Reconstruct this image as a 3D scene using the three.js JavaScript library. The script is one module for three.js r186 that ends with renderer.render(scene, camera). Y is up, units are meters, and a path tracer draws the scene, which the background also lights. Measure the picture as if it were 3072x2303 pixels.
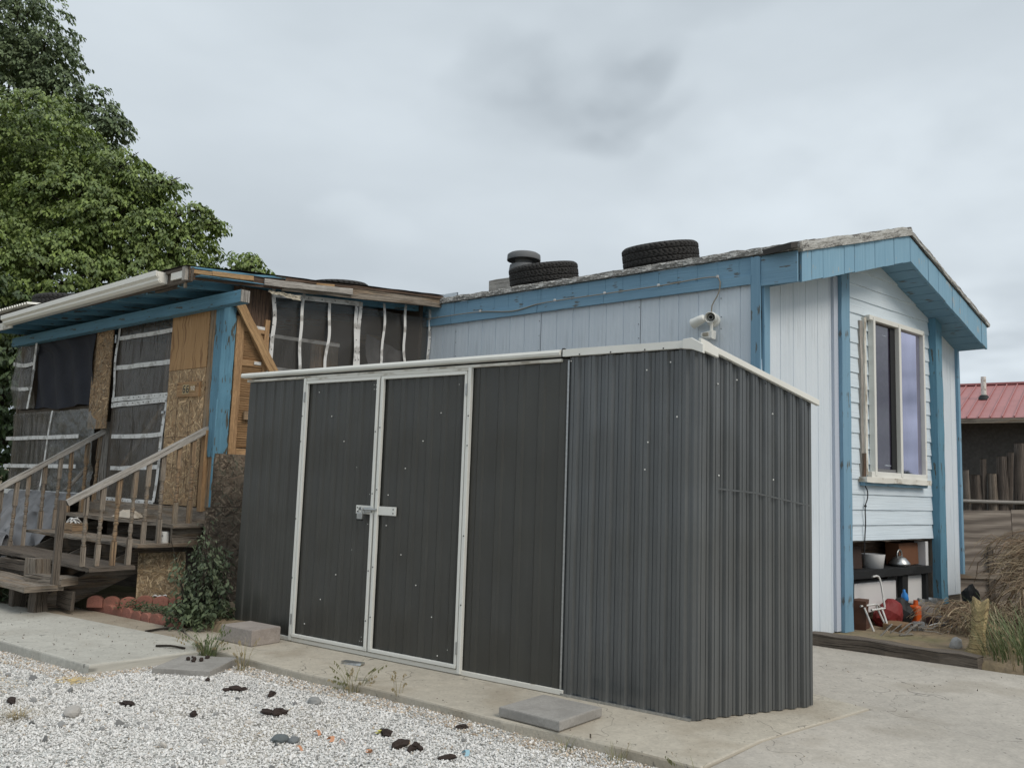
import * as THREE from 'three';
import { RoundedBoxGeometry } from 'three/addons/geometries/RoundedBoxGeometry.js';
import { mergeGeometries } from 'three/addons/utils/BufferGeometryUtils.js';

// ------------------------------------------------------------------ camera, sky, sun, exposure
const D = Math.PI / 180;
const scene = new THREE.Scene();
const camera = new THREE.PerspectiveCamera(48.05, 1024 / 767, 0.1, 1500);
camera.position.set(0, 1.25, 0);
camera.rotation.order = 'YXZ';
camera.rotation.set(6.65 * D, 0, 1.92 * D);
scene.add(camera);

const renderer = new THREE.WebGLRenderer({ antialias: true });
renderer.setSize(1024, 767);
renderer.toneMapping = THREE.LinearToneMapping;
renderer.toneMappingExposure = 1.15;
renderer.shadowMap.enabled = true;

// seeded random and periodic value noise
function mulberry(a) { return () => { a |= 0; a = a + 0x6D2B79F5 | 0; let t = Math.imul(a ^ a >>> 15, 1 | a); t = t + Math.imul(t ^ t >>> 7, 61 | t) ^ t; return ((t ^ t >>> 14) >>> 0) / 4294967296; }; }
const rnd = mulberry(66);
const R = (a, b) => a + (b - a) * rnd();
function hash(x, y, s) { let h = Math.imul(x, 374761393) + Math.imul(y, 668265263) + Math.imul(s, 974634777) | 0; h = Math.imul(h ^ h >>> 13, 1274126177); return ((h ^ h >>> 16) >>> 0) / 4294967296; }
function vn(x, y, px, py, s) {
  const xi = Math.floor(x), yi = Math.floor(y), fx = x - xi, fy = y - yi, m = (a, p) => ((a % p) + p) % p;
  const u = fx * fx * (3 - 2 * fx), v = fy * fy * (3 - 2 * fy), x0 = m(xi, px), x1 = m(xi + 1, px), y0 = m(yi, py), y1 = m(yi + 1, py);
  return (hash(x0, y0, s) * (1 - u) + hash(x1, y0, s) * u) * (1 - v) + (hash(x0, y1, s) * (1 - u) + hash(x1, y1, s) * u) * v;
}
function fbm(u, v, fu, fv, oct, s) { let a = 0, w = .5, t = 0; for (let i = 0; i < oct; i++) { a += w * vn(u * fu, v * fv, fu, fv, s + i); t += w; w *= .5; fu *= 2; fv *= 2; } return a / t; }
const sm = (a, b, x) => { const t = Math.min(1, Math.max(0, (x - a) / (b - a))); return t * t * (3 - 2 * t); };
const mix = (a, b, t) => a + (b - a) * t;
const mix3 = (a, b, t) => [mix(a[0], b[0], t), mix(a[1], b[1], t), mix(a[2], b[2], t)];

// overcast sky: an even cloud sheet with a few darker scraps and layered cloud near the horizon
{
  const w = 2048, h = 1024, data = new Float32Array(w * h * 4);
  const scraps = [[3.0, 25.0, 7.2, 3.0, .115], [8.4, 26.2, 3.6, 1.7, .08], [-2.2, 27.8, 2.6, 2.3, .08], [8.5, 22.6, 5, 1.3, .1], [-10.5, 16.2, 2.6, 1.0, -.035], [13, 30, 12, 2.0, .05], [-25, 33, 10, 3, .1], [26, 17, 14, 5, -.1], [34, 10, 12, 3, -.14]];
  for (let j = 0; j < h; j++) {
    const el = ((j + .5) / h - .5) * 180;
    for (let i = 0; i < w; i++) {
      const phi = ((i + .5) / w - .5) * 2 * Math.PI, az = Math.atan2(Math.cos(phi), -Math.sin(phi)) / D;   // az 0 = -z, + = +x
      const u = (i + .5) / w, ce = Math.cos(el * D);
      let L = 1 + .6 * sm(30, 85, el);                                   // brighter overhead, as an overcast sky is
      const wq = (fbm(u, j / h, 24, 16, 6, 5) - .5) * 13, wr = (fbm(u, j / h, 30, 20, 6, 9) - .5) * 8;
      L += (fbm(u + wr * .0016, j / h + wq * .0012, 12, 16, 6, 21) - .5) * .24 + (fbm(u + wq * .001, j / h, 40, 56, 5, 25) - .5) * .07;
      for (const [a, e, ra, re, k] of scraps) {
        let da = az - a + wq; da = ((da + 540) % 360) - 180;
        const de = el - e + wr + da * -.10, q = (da * ce / ra) ** 2 + (de / re) ** 2;
        if (q < 5) L -= k * (1 - sm(.1, 2.2, q)) * (.1 + 1.5 * fbm(u + wr * .001, j / h + wq * .0008, 70, 60, 6, 31));
      }
      const low = 1 - sm(7, 15, el), st = fbm(u + wr * .001, j / h + wq * .0006, 44, 120, 5, 44);
      L += low * ((st - .5) * .8 - .05);
      const t = Math.max(0, Math.min(1, (1.12 - L) * 1.6));
      let c = mix3([.545, .602, .648], [.372, .436, .5], t);
      const k = Math.max(.25, L);
      c = [c[0] * k, c[1] * k, c[2] * k];
      if (el < -1) c = [.2, .2, .19];
      const o = (j * w + i) * 4; data[o] = c[0]; data[o + 1] = c[1]; data[o + 2] = c[2]; data[o + 3] = 1;
    }
  }
  const sky = new THREE.DataTexture(data, w, h, THREE.RGBAFormat, THREE.FloatType);
  sky.mapping = THREE.EquirectangularReflectionMapping; sky.magFilter = THREE.LinearFilter; sky.minFilter = THREE.LinearFilter; sky.needsUpdate = true;
  scene.background = sky; scene.environment = sky;
}
const sun = new THREE.DirectionalLight(0xfff4e6, 1.5);
sun.position.set(26, 36, 19); sun.target.position.set(0, 1, -7);
sun.castShadow = true; sun.shadow.radius = 45; sun.shadow.mapSize.set(4096, 4096);
Object.assign(sun.shadow.camera, { left: -25, right: 25, top: 25, bottom: -25, near: 1, far: 120 });
scene.add(sun, sun.target);

// ------------------------------------------------------------------ helpers
const taken = {};
function numbered(n) { const k = taken[n] = (taken[n] ?? -1) + 1; return k ? n + '_' + String(k).padStart(3, '0') : n; }
const WORLD = new Map();
function frame(x, z, deg, y = 0) { return new THREE.Matrix4().makeRotationY(deg * D).setPosition(x, y, z); }
const I4 = new THREE.Matrix4();
function place(o, parent, world) {
  const local = parent === scene ? world.clone() : WORLD.get(parent).clone().invert().multiply(world);
  local.decompose(o.position, o.quaternion, o.scale);
  WORLD.set(o, world); parent.add(o); return o;
}
function local(p = [0, 0, 0], r = [0, 0, 0], s = 1) {
  const sc = Array.isArray(s) ? new THREE.Vector3(...s) : new THREE.Vector3(s, s, s);
  return new THREE.Matrix4().compose(new THREE.Vector3(...p), new THREE.Quaternion().setFromEuler(new THREE.Euler(r[0], r[1], r[2], 'YXZ')), sc);
}
function tag(o, label, category, group, kind) { o.userData = { ...o.userData, label }; if (category) o.userData.category = category; if (group) o.userData.group = group; if (kind) o.userData.kind = kind; return o; }
function thing(name, label, category, f = I4, group) { const o = new THREE.Group(); o.name = numbered(name); place(o, scene, f.clone()); return tag(o, label, category, group); }
function part(parent, name, geo, mat, f = I4, p, r, s) {
  const m = new THREE.Mesh(geo, mat); m.name = name; m.castShadow = m.receiveShadow = true;
  if (parent === scene) m.name = numbered(name);
  return place(m, parent, f.clone().multiply(local(p, r, s)));
}
function struct(name, geo, mat, f = I4, p, r) { const m = part(scene, name, geo, mat, f, p, r); m.userData.kind = 'structure'; return m; }

// geometry helpers: uv in metres, u along the longest side
function boxUV(g, w, h, d) {
  const pos = g.attributes.position, nor = g.attributes.normal, uv = g.attributes.uv, dims = [w, h, d], ou = R(0, 7), ov = R(0, 7);
  for (let i = 0; i < pos.count; i++) {
    const n = [Math.abs(nor.getX(i)), Math.abs(nor.getY(i)), Math.abs(nor.getZ(i))], p = [pos.getX(i), pos.getY(i), pos.getZ(i)];
    const ax = n.indexOf(Math.max(...n)), ab = [0, 1, 2].filter(k => k !== ax);
    if (dims[ab[0]] < dims[ab[1]]) ab.reverse();
    uv.setXY(i, p[ab[0]] + ou, p[ab[1]] + ov + ax * .31);
  }
  return g;
}
function box(w, h, d, bev = 0) { return boxUV(bev ? new RoundedBoxGeometry(w, h, d, 1, bev) : new THREE.BoxGeometry(w, h, d), w, h, d); }
// a board with bowed, uneven faces
function board(w, h, d, k = .004) {
  const L = Math.max(w, h, d), n = Math.max(2, Math.min(14, Math.round(L / .12)));
  const seg = [w, h, d].map(v => v === L ? n : 1);
  const g = new THREE.BoxGeometry(w, h, d, ...seg), p = g.attributes.position, s = Math.floor(R(0, 999));
  boxUV(g, w, h, d);
  const ax = [w, h, d].indexOf(L);
  for (let i = 0; i < p.count; i++) {
    const v = [p.getX(i), p.getY(i), p.getZ(i)], q = Math.round(v[ax] * 50), c = [Math.sign(v[0]), Math.sign(v[1]), Math.sign(v[2])];
    for (let a = 0; a < 3; a++) if (a !== ax) v[a] += (hash(q, c[(a + 1) % 3 === ax ? (a + 2) % 3 : (a + 1) % 3] + 5 + c[a] * 3, s + a) - .5) * k * 2;
    else v[a] += (hash(c[(a + 1) % 3] + 4, c[(a + 2) % 3] + 4, s) - .5) * k * 2;
    p.setXYZ(i, ...v);
  }
  g.computeVertexNormals(); return flat(g);
}
// a rough, flaking strip: long in x, ragged along its upper edge
function rough(L, h, d, n, seed) {
  const g = new THREE.BoxGeometry(L, h, d, n, 3, 2), p = g.attributes.position; boxUV(g, L, h, d);
  for (let i = 0; i < p.count; i++) { const x = p.getX(i), y = p.getY(i), z = p.getZ(i), u = x / L + .5, k = fbm(u, .4, Math.round(L * 9) + 2, 3, 4, seed) - .5, m = fbm(u, y / h + .5, Math.round(L * 14) + 2, 4, 3, seed + 5) - .5; p.setXYZ(i, x, y + k * (y > 0 ? .022 : .006), z + m * .02 * (z > 0 ? 1 : 0) + (y > h * .4 ? -.008 : 0)); }
  return flat(g);
}
function flat(g) { const q = g.index ? g.toNonIndexed() : g; q.computeVertexNormals(); return q; }
function geo(pos, uv, idx) {
  const g = new THREE.BufferGeometry(); g.setAttribute('position', new THREE.Float32BufferAttribute(pos, 3));
  g.setAttribute('uv', new THREE.Float32BufferAttribute(uv ?? new Array(pos.length / 3 * 2).fill(0), 2)); if (idx) g.setIndex(idx); g.computeVertexNormals(); return g;
}
// sheet of metal or siding: prof = [[x, z], ...]; bottom and top heights may vary with x; with real thickness
function ribSheet(prof, y0, y1, thick = .004) {
  const f0 = typeof y0 === 'function' ? y0 : () => y0, f1 = typeof y1 === 'function' ? y1 : () => y1, pos = [], uv = [];
  const quad = (a, b, c, d, ua, ub, uc, ud) => { pos.push(...a, ...b, ...c, ...a, ...c, ...d); uv.push(...ua, ...ub, ...uc, ...ua, ...uc, ...ud); };
  let L = 0;
  for (let i = 0; i + 1 < prof.length; i++) {
    const [xa, za] = prof[i], [xb, zb] = prof[i + 1], l = Math.hypot(xb - xa, zb - za), A = [xa, f0(xa), za], B = [xb, f0(xb), zb], Ct = [xb, f1(xb), zb], Dt = [xa, f1(xa), za];
    quad(A, B, Ct, Dt, [L, A[1]], [L + l, B[1]], [L + l, Ct[1]], [L, Dt[1]]);
    const bk = p => [p[0], p[1], p[2] - thick];
    quad(bk(B), bk(A), bk(Dt), bk(Ct), [L, A[1]], [L + l, B[1]], [L + l, Ct[1]], [L, Dt[1]]);
    quad(Dt, Ct, bk(Ct), bk(Dt), [L, 0], [L + l, 0], [L + l, thick], [L, thick]);
    L += l;
  }
  return geo(pos, uv);
}
// trapezoid ribs
function ribs(x0, x1, pitch, topw, side, depth, off = 0) {
  const p = [[x0, 0]];
  for (let x = x0 + off; x < x1; x += pitch) for (const [dx, z] of [[0, 0], [side, depth], [side + topw, depth], [2 * side + topw, 0]]) if (x + dx > p[p.length - 1][0] + 1e-4 && x + dx < x1 - 1e-4) p.push([x + dx, z]);
  p.push([x1, 0]); return p;
}
function grooves(x0, x1, pitch, w, depth, off = pitch) {
  const p = [[x0, 0]];
  for (let x = x0 + off; x < x1 - w * 2; x += pitch) p.push([x - w / 2, 0], [x - w / 2 + .002, -depth], [x + w / 2 - .002, -depth], [x + w / 2, 0]);
  p.push([x1, 0]); return p;
}
function prism(pts, depth, bev = 0) {    // polygon in x,y extruded along +z
  const g = new THREE.ExtrudeGeometry(new THREE.Shape(pts.map(p => new THREE.Vector2(p[0], p[1]))), { depth, bevelEnabled: bev > 0, bevelSize: bev, bevelThickness: bev, bevelOffset: -bev, bevelSegments: 2 });
  return g;
}
function slab(pts, y0, y1, bev = .012) {  // polygon in plan (x,z) from y0 to y1
  const g = prism(pts.map(p => [p[0], -p[1]]), y1 - y0 - 2 * bev, bev); g.rotateX(-Math.PI / 2); g.translate(0, y0 + bev, 0);
  const p = g.attributes.position, n = g.attributes.normal, uv = g.attributes.uv;
  for (let i = 0; i < p.count; i++) Math.abs(n.getY(i)) > .6 ? uv.setXY(i, p.getX(i), p.getZ(i)) : uv.setXY(i, p.getX(i) + p.getZ(i), p.getY(i));
  return g;
}
function tube(pts, r, seg = 24, rs = 6) { return new THREE.TubeGeometry(new THREE.CatmullRomCurve3(pts.map(p => new THREE.Vector3(...p))), seg, r, rs); }
function lathe(pts, n = 20) { return new THREE.LatheGeometry(pts.map(p => new THREE.Vector2(p[0], p[1])), n); }
// grid surface from a function (u,v) -> [x,y,z], with thickness given by a second face
function sheet(fn, nu, nv, su = 1, sv = 1) {
  const pos = [], uv = [], idx = [];
  for (let j = 0; j <= nv; j++) for (let i = 0; i <= nu; i++) { pos.push(...fn(i / nu, j / nv)); uv.push(i / nu * su, j / nv * sv); }
  for (let j = 0; j < nv; j++) for (let i = 0; i < nu; i++) { const a = j * (nu + 1) + i; idx.push(a, a + 1, a + nu + 2, a, a + nu + 2, a + nu + 1); }
  return geo(pos, uv, idx);
}
function lump(r, detail, amp, seed, sq = [1, 1, 1]) {
  const g = new THREE.IcosahedronGeometry(r, detail), p = g.attributes.position;
  for (let i = 0; i < p.count; i++) {
    const x = p.getX(i), y = p.getY(i), z = p.getZ(i), q = v => Math.round(v / r * 40);
    const n = 1 + (fbm((Math.atan2(x, z) / 6.283 + 1) % 1, y / r * .5 + .5, 5, 5, 2, seed) - .5) * amp * 2 + (hash(q(x), q(y) * 7 + q(z), seed) - .5) * amp * .5;
    p.setXYZ(i, x * n * sq[0], y * n * sq[1], z * n * sq[2]);
  }
  g.computeVertexNormals(); return g;
}
// ------------------------------------------------------------------ procedural materials
function tex(w, h, fn, rep, color = true) {
  const d = new Uint8Array(w * h * 4);
  for (let j = 0; j < h; j++) for (let i = 0; i < w; i++) {
    const c = fn((i + .5) / w, (j + .5) / h), o = (j * w + i) * 4;
    if (typeof c === 'number') d[o] = d[o + 1] = d[o + 2] = Math.max(0, Math.min(255, c * 255)); else for (let k = 0; k < 3; k++) d[o + k] = Math.max(0, Math.min(255, c[k]));
    d[o + 3] = 255;
  }
  const t = new THREE.DataTexture(d, w, h); t.wrapS = t.wrapT = THREE.RepeatWrapping; t.magFilter = THREE.LinearFilter; t.minFilter = THREE.LinearMipmapLinearFilter; t.generateMipmaps = true;
  t.repeat.set(1 / rep[0], 1 / rep[1]); if (color) t.colorSpace = THREE.SRGBColorSpace; t.needsUpdate = true; return t;
}
function canvasTex(w, h, draw, rep = [1, 1], color = true) {
  const c = document.createElement('canvas'); c.width = w; c.height = h; draw(c.getContext('2d'), w, h);
  const t = new THREE.CanvasTexture(c); t.wrapS = t.wrapT = THREE.RepeatWrapping; t.repeat.set(1 / rep[0], 1 / rep[1]); if (color) t.colorSpace = THREE.SRGBColorSpace; return t;
}
const std = (o) => new THREE.MeshStandardMaterial({ roughness: .8, ...o });
const phy = (o) => new THREE.MeshPhysicalMaterial({ roughness: .6, ...o });
const sc = (c, k) => c.map(v => v * k);

// wood: grain along u; crack = dark splits, worn = greyed patches
function woodTex(light, dark, split, seed, { crack = .3, patch = null, patchAmt = .5 } = {}) {
  return tex(512, 256, (u, v) => {
    const wv = v + (fbm(u, v, 3, 3, 2, seed + 50) - .5) * .05;
    const g1 = fbm(u, wv, 3, 40, 4, seed), g2 = fbm(u, wv, 2, 9, 3, seed + 9);
    let c = mix3(dark, light, Math.min(1, Math.max(0, g1 * .75 + g2 * .55 - .12)));
    if (patch) c = mix3(c, patch, sm(.52, .7, fbm(u, v, 3, 5, 4, seed + 77)) * patchAmt);
    const k = fbm(u, wv, 3, 60, 3, seed + 31); c = mix3(c, split, sm(.62, .78, k) * crack * 2);
    const sp = fbm(u, v, 40, 40, 2, seed + 60); return sc(c, .9 + sp * .2);
  }, [1.1, .28]);
}
const woodBump = tex(512, 256, (u, v) => { const wv = v + (fbm(u, v, 3, 3, 2, 50) - .5) * .05; return .5 * fbm(u, wv, 3, 40, 4, 1) + .5 * (1 - sm(.6, .75, fbm(u, wv, 3, 60, 3, 32))); }, [1.1, .28], false);
const wood = (l, d, s, seed, o = {}) => std({ map: woodTex(l, d, s, seed, o), bumpMap: woodBump, bumpScale: o.bump ?? .004, roughness: .88 });
const M = {};
M.greyWood = wood([188, 184, 178], [124, 119, 112], [48, 42, 37], 100, { crack: .4 });
M.greyWood2 = wood([160, 150, 138], [98, 89, 78], [40, 35, 30], 120, { crack: .45, patch: [128, 104, 78], patchAmt: .45 });
M.darkWood = wood([116, 107, 97], [72, 64, 56], [28, 24, 20], 140, { crack: .5 });
M.tanWood = wood([182, 148, 110], [138, 108, 76], [78, 56, 40], 160, { crack: .18 });
M.oldTan = wood([170, 146, 116], [118, 97, 76], [58, 45, 35], 180, { crack: .38, patch: [130, 122, 110], patchAmt: .8 });
M.rotWood = wood([112, 90, 72], [62, 48, 40], [22, 18, 16], 200, { crack: .55, patch: [150, 140, 128], patchAmt: .45 });
M.orangeWood = wood([182, 150, 110], [146, 116, 82], [92, 68, 46], 220, { crack: .2 });
M.plyFence = std({ map: tex(512, 512, (u, v) => { const w = v * 9 + 1.6 * fbm(u, v, 2, 3, 3, 8), r = .5 + .5 * Math.sin(w * 6.283 * 1.0 + 2.2 * fbm(u, v, 3, 6, 3, 15)); return sc(mix3([108, 99, 91], [166, 155, 144], r * .7 + .3 * fbm(u, v, 4, 90, 3, 4)), .92 + .16 * fbm(u, v, 5, 5, 3, 61)); }, [1.6, 1.0]), roughness: .9, bumpMap: woodBump, bumpScale: .004 });
// paints
function paintTex(c, dark, chip, seed, chipAmt, rep = [1.2, .6], gu = 3, gv = 60) {
  return tex(512, 512, (u, v) => {
    const gr = fbm(u, v, gu, gv, 4, seed), bl = fbm(u, v, 4, 4, 4, seed + 5);
    let k = mix3(dark, c, .25 + .6 * gr + .4 * (bl - .3));
    const ch = fbm(u, v, gu * 4, gv / 2, 4, seed + 19) * .6 + fbm(u, v, 5, 6, 3, seed + 23) * .4;
    return mix3(k, chip, sm(1 - chipAmt, 1 - chipAmt + .05, ch));
  }, rep);
}
const grainBump = tex(512, 512, (u, v) => fbm(u, v, 3, 60, 4, 300), [1.2, .6], false);
const grainBumpV = tex(512, 512, (u, v) => .6 * fbm(u, v, 70, 4, 4, 301) + .4 * fbm(u, v, 60, 30, 2, 302), [.8, 1.2], false);
M.blue = std({ map: paintTex([124, 161, 184], [101, 139, 164], [92, 98, 98], 310, .33), bumpMap: grainBump, bumpScale: .0025, roughness: .62 });
M.blueFascia = [0, 1, 2].map(i => std({ map: paintTex([134, 172, 194], [108, 150, 176], [158, 166, 168], 320 + i * 40, .33), bumpMap: grainBump, bumpScale: .003, roughness: .66 }));
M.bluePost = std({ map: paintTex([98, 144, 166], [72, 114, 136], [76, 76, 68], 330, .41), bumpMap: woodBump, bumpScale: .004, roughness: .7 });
M.siding = std({ map: tex(512, 512, (u, v) => { const g = fbm(u, v, 60, 4, 4, 350), b = fbm(u, v, 3, 3, 4, 355), d = fbm(u, v, 24, 3, 4, 358); return mix3(mix3([194, 205, 215], [217, 225, 232], .3 + .5 * g + .5 * (b - .5)), [158, 166, 172], sm(.66, .84, d) * .22); }, [.9, 1.6]), bumpMap: grainBumpV, bumpScale: .004, roughness: .7 });
M.lap = [0, 1].map(i => std({ map: tex(512, 512, (u, v) => mix3([196, 210, 220], [218, 229, 237], .3 + .5 * fbm(u, v, 4, 60, 4, 360 + i * 30) + .5 * (fbm(u, v, 3, 3, 3, 366 + i * 30) - .5)), [1.3, .6]), bumpMap: grainBump, bumpScale: .003, roughness: .68 }));
M.lavender = std({ color: 0xb9c1ce, roughness: .7, bumpMap: grainBump, bumpScale: .002 });
M.white = phy({ map: tex(256, 256, (u, v) => sc([222, 222, 216], .94 + .1 * fbm(u, v, 4, 4, 4, 370)), [.8, .8]), roughness: .42 });
M.whiteDirty = std({ map: tex(512, 512, (u, v) => mix3([216, 214, 206], [150, 142, 128], sm(.55, .8, fbm(u, v, 5, 9, 5, 372))), [.7, .7]), roughness: .6 });
M.strap = std({ map: tex(256, 256, (u, v) => mix3([214, 214, 212], [160, 158, 154], sm(.5, .8, fbm(u, v, 6, 8, 4, 374))), [.5, .5]), roughness: .65 });
M.gutter = phy({ map: tex(256, 256, (u, v) => mix3([226, 224, 216], [206, 202, 192], sm(.55, .9, fbm(u, v, 3, 3, 4, 376)) * .6), [2.4, 1.4]), roughness: .35 });
// sheet steel of the shed
const steelMap = (c, seed) => tex(512, 512, (u, v) => { const a = fbm(u, v, 40, 3, 3, seed), b = fbm(u, v, 5, 5, 4, seed + 3), d = fbm(u, v, 120, 120, 2, seed + 7); const q = sc(c, .9 + .1 * a + .14 * (b - .4) + .05 * (d - .5)); return mix3(q, [126, 124, 116], sm(.66, .9, fbm(u, v, 30, 5, 4, seed + 11)) * .1); }, [1.1, 1.7]);
const dentBump = tex(256, 256, (u, v) => fbm(u, v, 3, 4, 2, 388), [.9, 1.3], false);
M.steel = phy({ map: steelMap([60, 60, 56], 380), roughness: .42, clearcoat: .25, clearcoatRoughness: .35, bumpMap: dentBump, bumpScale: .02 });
M.steelLit = phy({ map: steelMap([83, 86, 87], 384), roughness: .28, clearcoat: .7, clearcoatRoughness: .2, bumpMap: dentBump, bumpScale: .02 });  // lighter copy of the shed steel: brighter light painted into the colour
M.zinc = std({ map: tex(128, 128, (u, v) => sc([176, 178, 178], .85 + .3 * fbm(u, v, 8, 8, 3, 392)), [.1, .1]), metalness: .85, roughness: .35 });
M.screw = std({ color: 0x3a3a3a, metalness: .5, roughness: .5 });
M.rivet = std({ color: 0xe6e6e2, roughness: .35 });
M.black = std({ color: 0x16181a, roughness: .7 });
M.blackCloth = std({ map: tex(512, 512, (u, v) => sc([40, 42, 50], .8 + .3 * fbm(u, v, 6, 5, 4, 395) + .14 * (fbm(u, v, 128, 128, 1, 396) - .5)), [1, 1]), roughness: .95 });
M.rubber = std({ map: tex(256, 256, (u, v) => sc([44, 43, 42], .75 + .5 * fbm(u, v, 8, 8, 4, 398)), [.25, .25]), roughness: .82 });
M.cable = std({ color: 0x8d877a, roughness: .7 });
M.cableBlack = std({ color: 0x1c1c1e, roughness: .6 });
// roofing felt and flaking roof coating
M.flake = std({ map: tex(512, 512, (u, v) => { const a = fbm(u, v, 9, 16, 5, 400), b = fbm(u, v, 40, 60, 3, 405); return mix3(mix3([104, 102, 99], [158, 156, 151], b), [204, 203, 199], sm(.5, .62, a * .6 + b * .4)); }, [.42, .2]), bumpMap: tex(512, 512, (u, v) => sm(.47, .58, fbm(u, v, 9, 16, 5, 400) * .75 + fbm(u, v, 40, 60, 3, 405) * .25) * .6 + .4 * fbm(u, v, 30, 40, 3, 409), [.42, .2], false), bumpScale: .008, roughness: .9 });
M.roofGrey = std({ map: tex(512, 512, (u, v) => { const a = fbm(u, v, 6, 12, 5, 410), b = fbm(u, v, 50, 70, 3, 415); return mix3(mix3([150, 150, 146], [190, 190, 186], b), [96, 94, 92], sm(.5, .66, a * .6 + b * .4)); }, [1.1, .45]), bumpMap: tex(512, 512, (u, v) => fbm(u, v, 14, 24, 5, 417), [1.1, .45], false), bumpScale: .014, roughness: .92 });
M.felt = std({ map: tex(256, 256, (u, v) => sc([66, 64, 62], .7 + .6 * fbm(u, v, 20, 20, 4, 420)), [.6, .6]), roughness: .95 });
// oriented strand board
function osb(base, strands, seed, n = 5200) {
  return canvasTex(1024, 1024, (g, w, h) => {
    const q = mulberry(seed); g.fillStyle = `rgb(${base})`; g.fillRect(0, 0, w, h);
    for (let i = 0; i < n; i++) {
      const c = strands[Math.floor(q() * strands.length)], k = .68 + q() * .56, x = q() * w, y = q() * h, a = q() * Math.PI, L = 16 + q() * 64, t = 3 + q() * 9;
      g.fillStyle = `rgba(${c.map(v => Math.round(Math.min(255, v * k)))},.75)`;
      for (const ox of [-w, 0, w]) for (const oy of [-h, 0, h]) { if (x + ox < -70 || x + ox > w + 70 || y + oy < -70 || y + oy > h + 70) continue; g.save(); g.translate(x + ox, y + oy); g.rotate(a); g.beginPath(); g.moveTo(-L / 2, -t / 3); g.lineTo(L / 2, -t / 2); g.lineTo(L / 2 * .9, t / 2); g.lineTo(-L / 2 * .95, t / 3); g.fill(); g.strokeStyle = 'rgba(60,40,24,.28)'; g.lineWidth = 1; g.stroke(); g.restore(); }
    }
  }, [1.75, 1.75]);
}
const osbBump = canvasTex(512, 512, (g, w, h) => { const q = mulberry(9); g.fillStyle = '#808080'; g.fillRect(0, 0, w, h); for (let i = 0; i < 2600; i++) { const k = Math.floor(q() * 255), x = q() * w, y = q() * h, L = 8 + q() * 30, t = 2 + q() * 6; g.save(); g.translate(x, y); g.rotate(q() * 3.14); g.fillStyle = `rgba(${k},${k},${k},.6)`; g.fillRect(-L / 2, -t / 2, L, t); g.restore(); } }, [1.15, 1.15], false);
M.osb = std({ map: osb([158, 132, 100], [[188, 162, 126], [166, 138, 104], [202, 176, 140], [138, 110, 80], [174, 152, 120]], 11), bumpMap: osbBump, bumpScale: .004, roughness: .85 });
M.osbOld = std({ map: osb([142, 118, 90], [[168, 144, 112], [150, 122, 90], [184, 160, 128], [112, 86, 62], [138, 126, 108]], 12), bumpMap: osbBump, bumpScale: .006, roughness: .92 });
M.osbGrey = std({ map: osb([104, 94, 82], [[126, 114, 100], [100, 88, 76], [140, 128, 112], [76, 66, 56], [92, 92, 80]], 13), bumpMap: osbBump, bumpScale: .009, roughness: .95 });
M.osbTan = std({ map: osb([158, 142, 114], [[174, 158, 130], [156, 138, 108], [186, 170, 142], [134, 116, 90]], 14, 16000), bumpMap: osbBump, bumpScale: .004, roughness: .9 });
M.ply = std({ map: tex(512, 512, (u, v) => { const w = u + (fbm(u, v, 2, 4, 3, 430) - .5) * .2; return mix3(mix3([160, 124, 84], [184, 148, 106], fbm(w, v, 26, 2, 4, 431)), [122, 90, 60], sm(.58, .75, fbm(w, v, 34, 3, 3, 433)) * .7); }, [.7, .9]), roughness: .8, bumpMap: grainBumpV, bumpScale: .002 });
// concrete
function concTex(c, seed, stain, rep = [2.6, 2.6]) { return tex(1024, 1024, (u, v) => { const a = fbm(u, v, 3, 3, 5, seed), b = fbm(u, v, 40, 40, 4, seed + 6), d = fbm(u, v, 200, 200, 2, seed + 8), st = fbm(u, v, 7, 7, 5, seed + 12); let k = sc(c, .86 + .16 * a + .1 * b + .1 * (d - .5)); k = mix3(k, stain, sm(.52, .78, st) * .45); const ck = Math.abs(fbm(u, v, 3, 3, 5, seed + 33) - .5); if (ck < .0015) k = sc(k, .74); const pit = fbm(u, v, 160, 160, 1, seed + 20); return mix3(k, sc(c, .62), sm(.9, .97, pit) * .7); }, rep); }
const concBump = tex(512, 512, (u, v) => .5 * fbm(u, v, 60, 60, 4, 440) + .3 * fbm(u, v, 5, 5, 4, 444) + .2 * (1 - sm(.8, .9, fbm(u, v, 90, 90, 1, 447))), [1.3, 1.3], false);
const conc = (c, seed, stain) => std({ map: concTex(c, seed, stain), bumpMap: concBump, bumpScale: .005, roughness: .9 });
M.concDrive = conc([176, 170, 160], 450, [148, 140, 127]);
M.concStrip = conc([177, 170, 156], 460, [146, 135, 118]);
M.concSlab = conc([182, 180, 171], 470, [158, 154, 144]);
M.concPath = conc([160, 150, 134], 480, [122, 108, 90]);
M.paver = std({ map: concTex([152, 149, 144], 490, [132, 129, 124], [.5, .5]), bumpMap: concBump, bumpScale: .004, roughness: .92 });
M.block = std({ map: concTex([156, 148, 142], 495, [132, 124, 118], [.45, .45]), bumpMap: concBump, bumpScale: .006, roughness: .95 });
M.redBrick = [0, 1].map(i => std({ map: concTex([[162, 110, 96], [150, 102, 88]][i], 500 + i * 30, [126, 94, 82], [.4, .4]), bumpMap: concBump, bumpScale: .004, roughness: .93 }));
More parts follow.
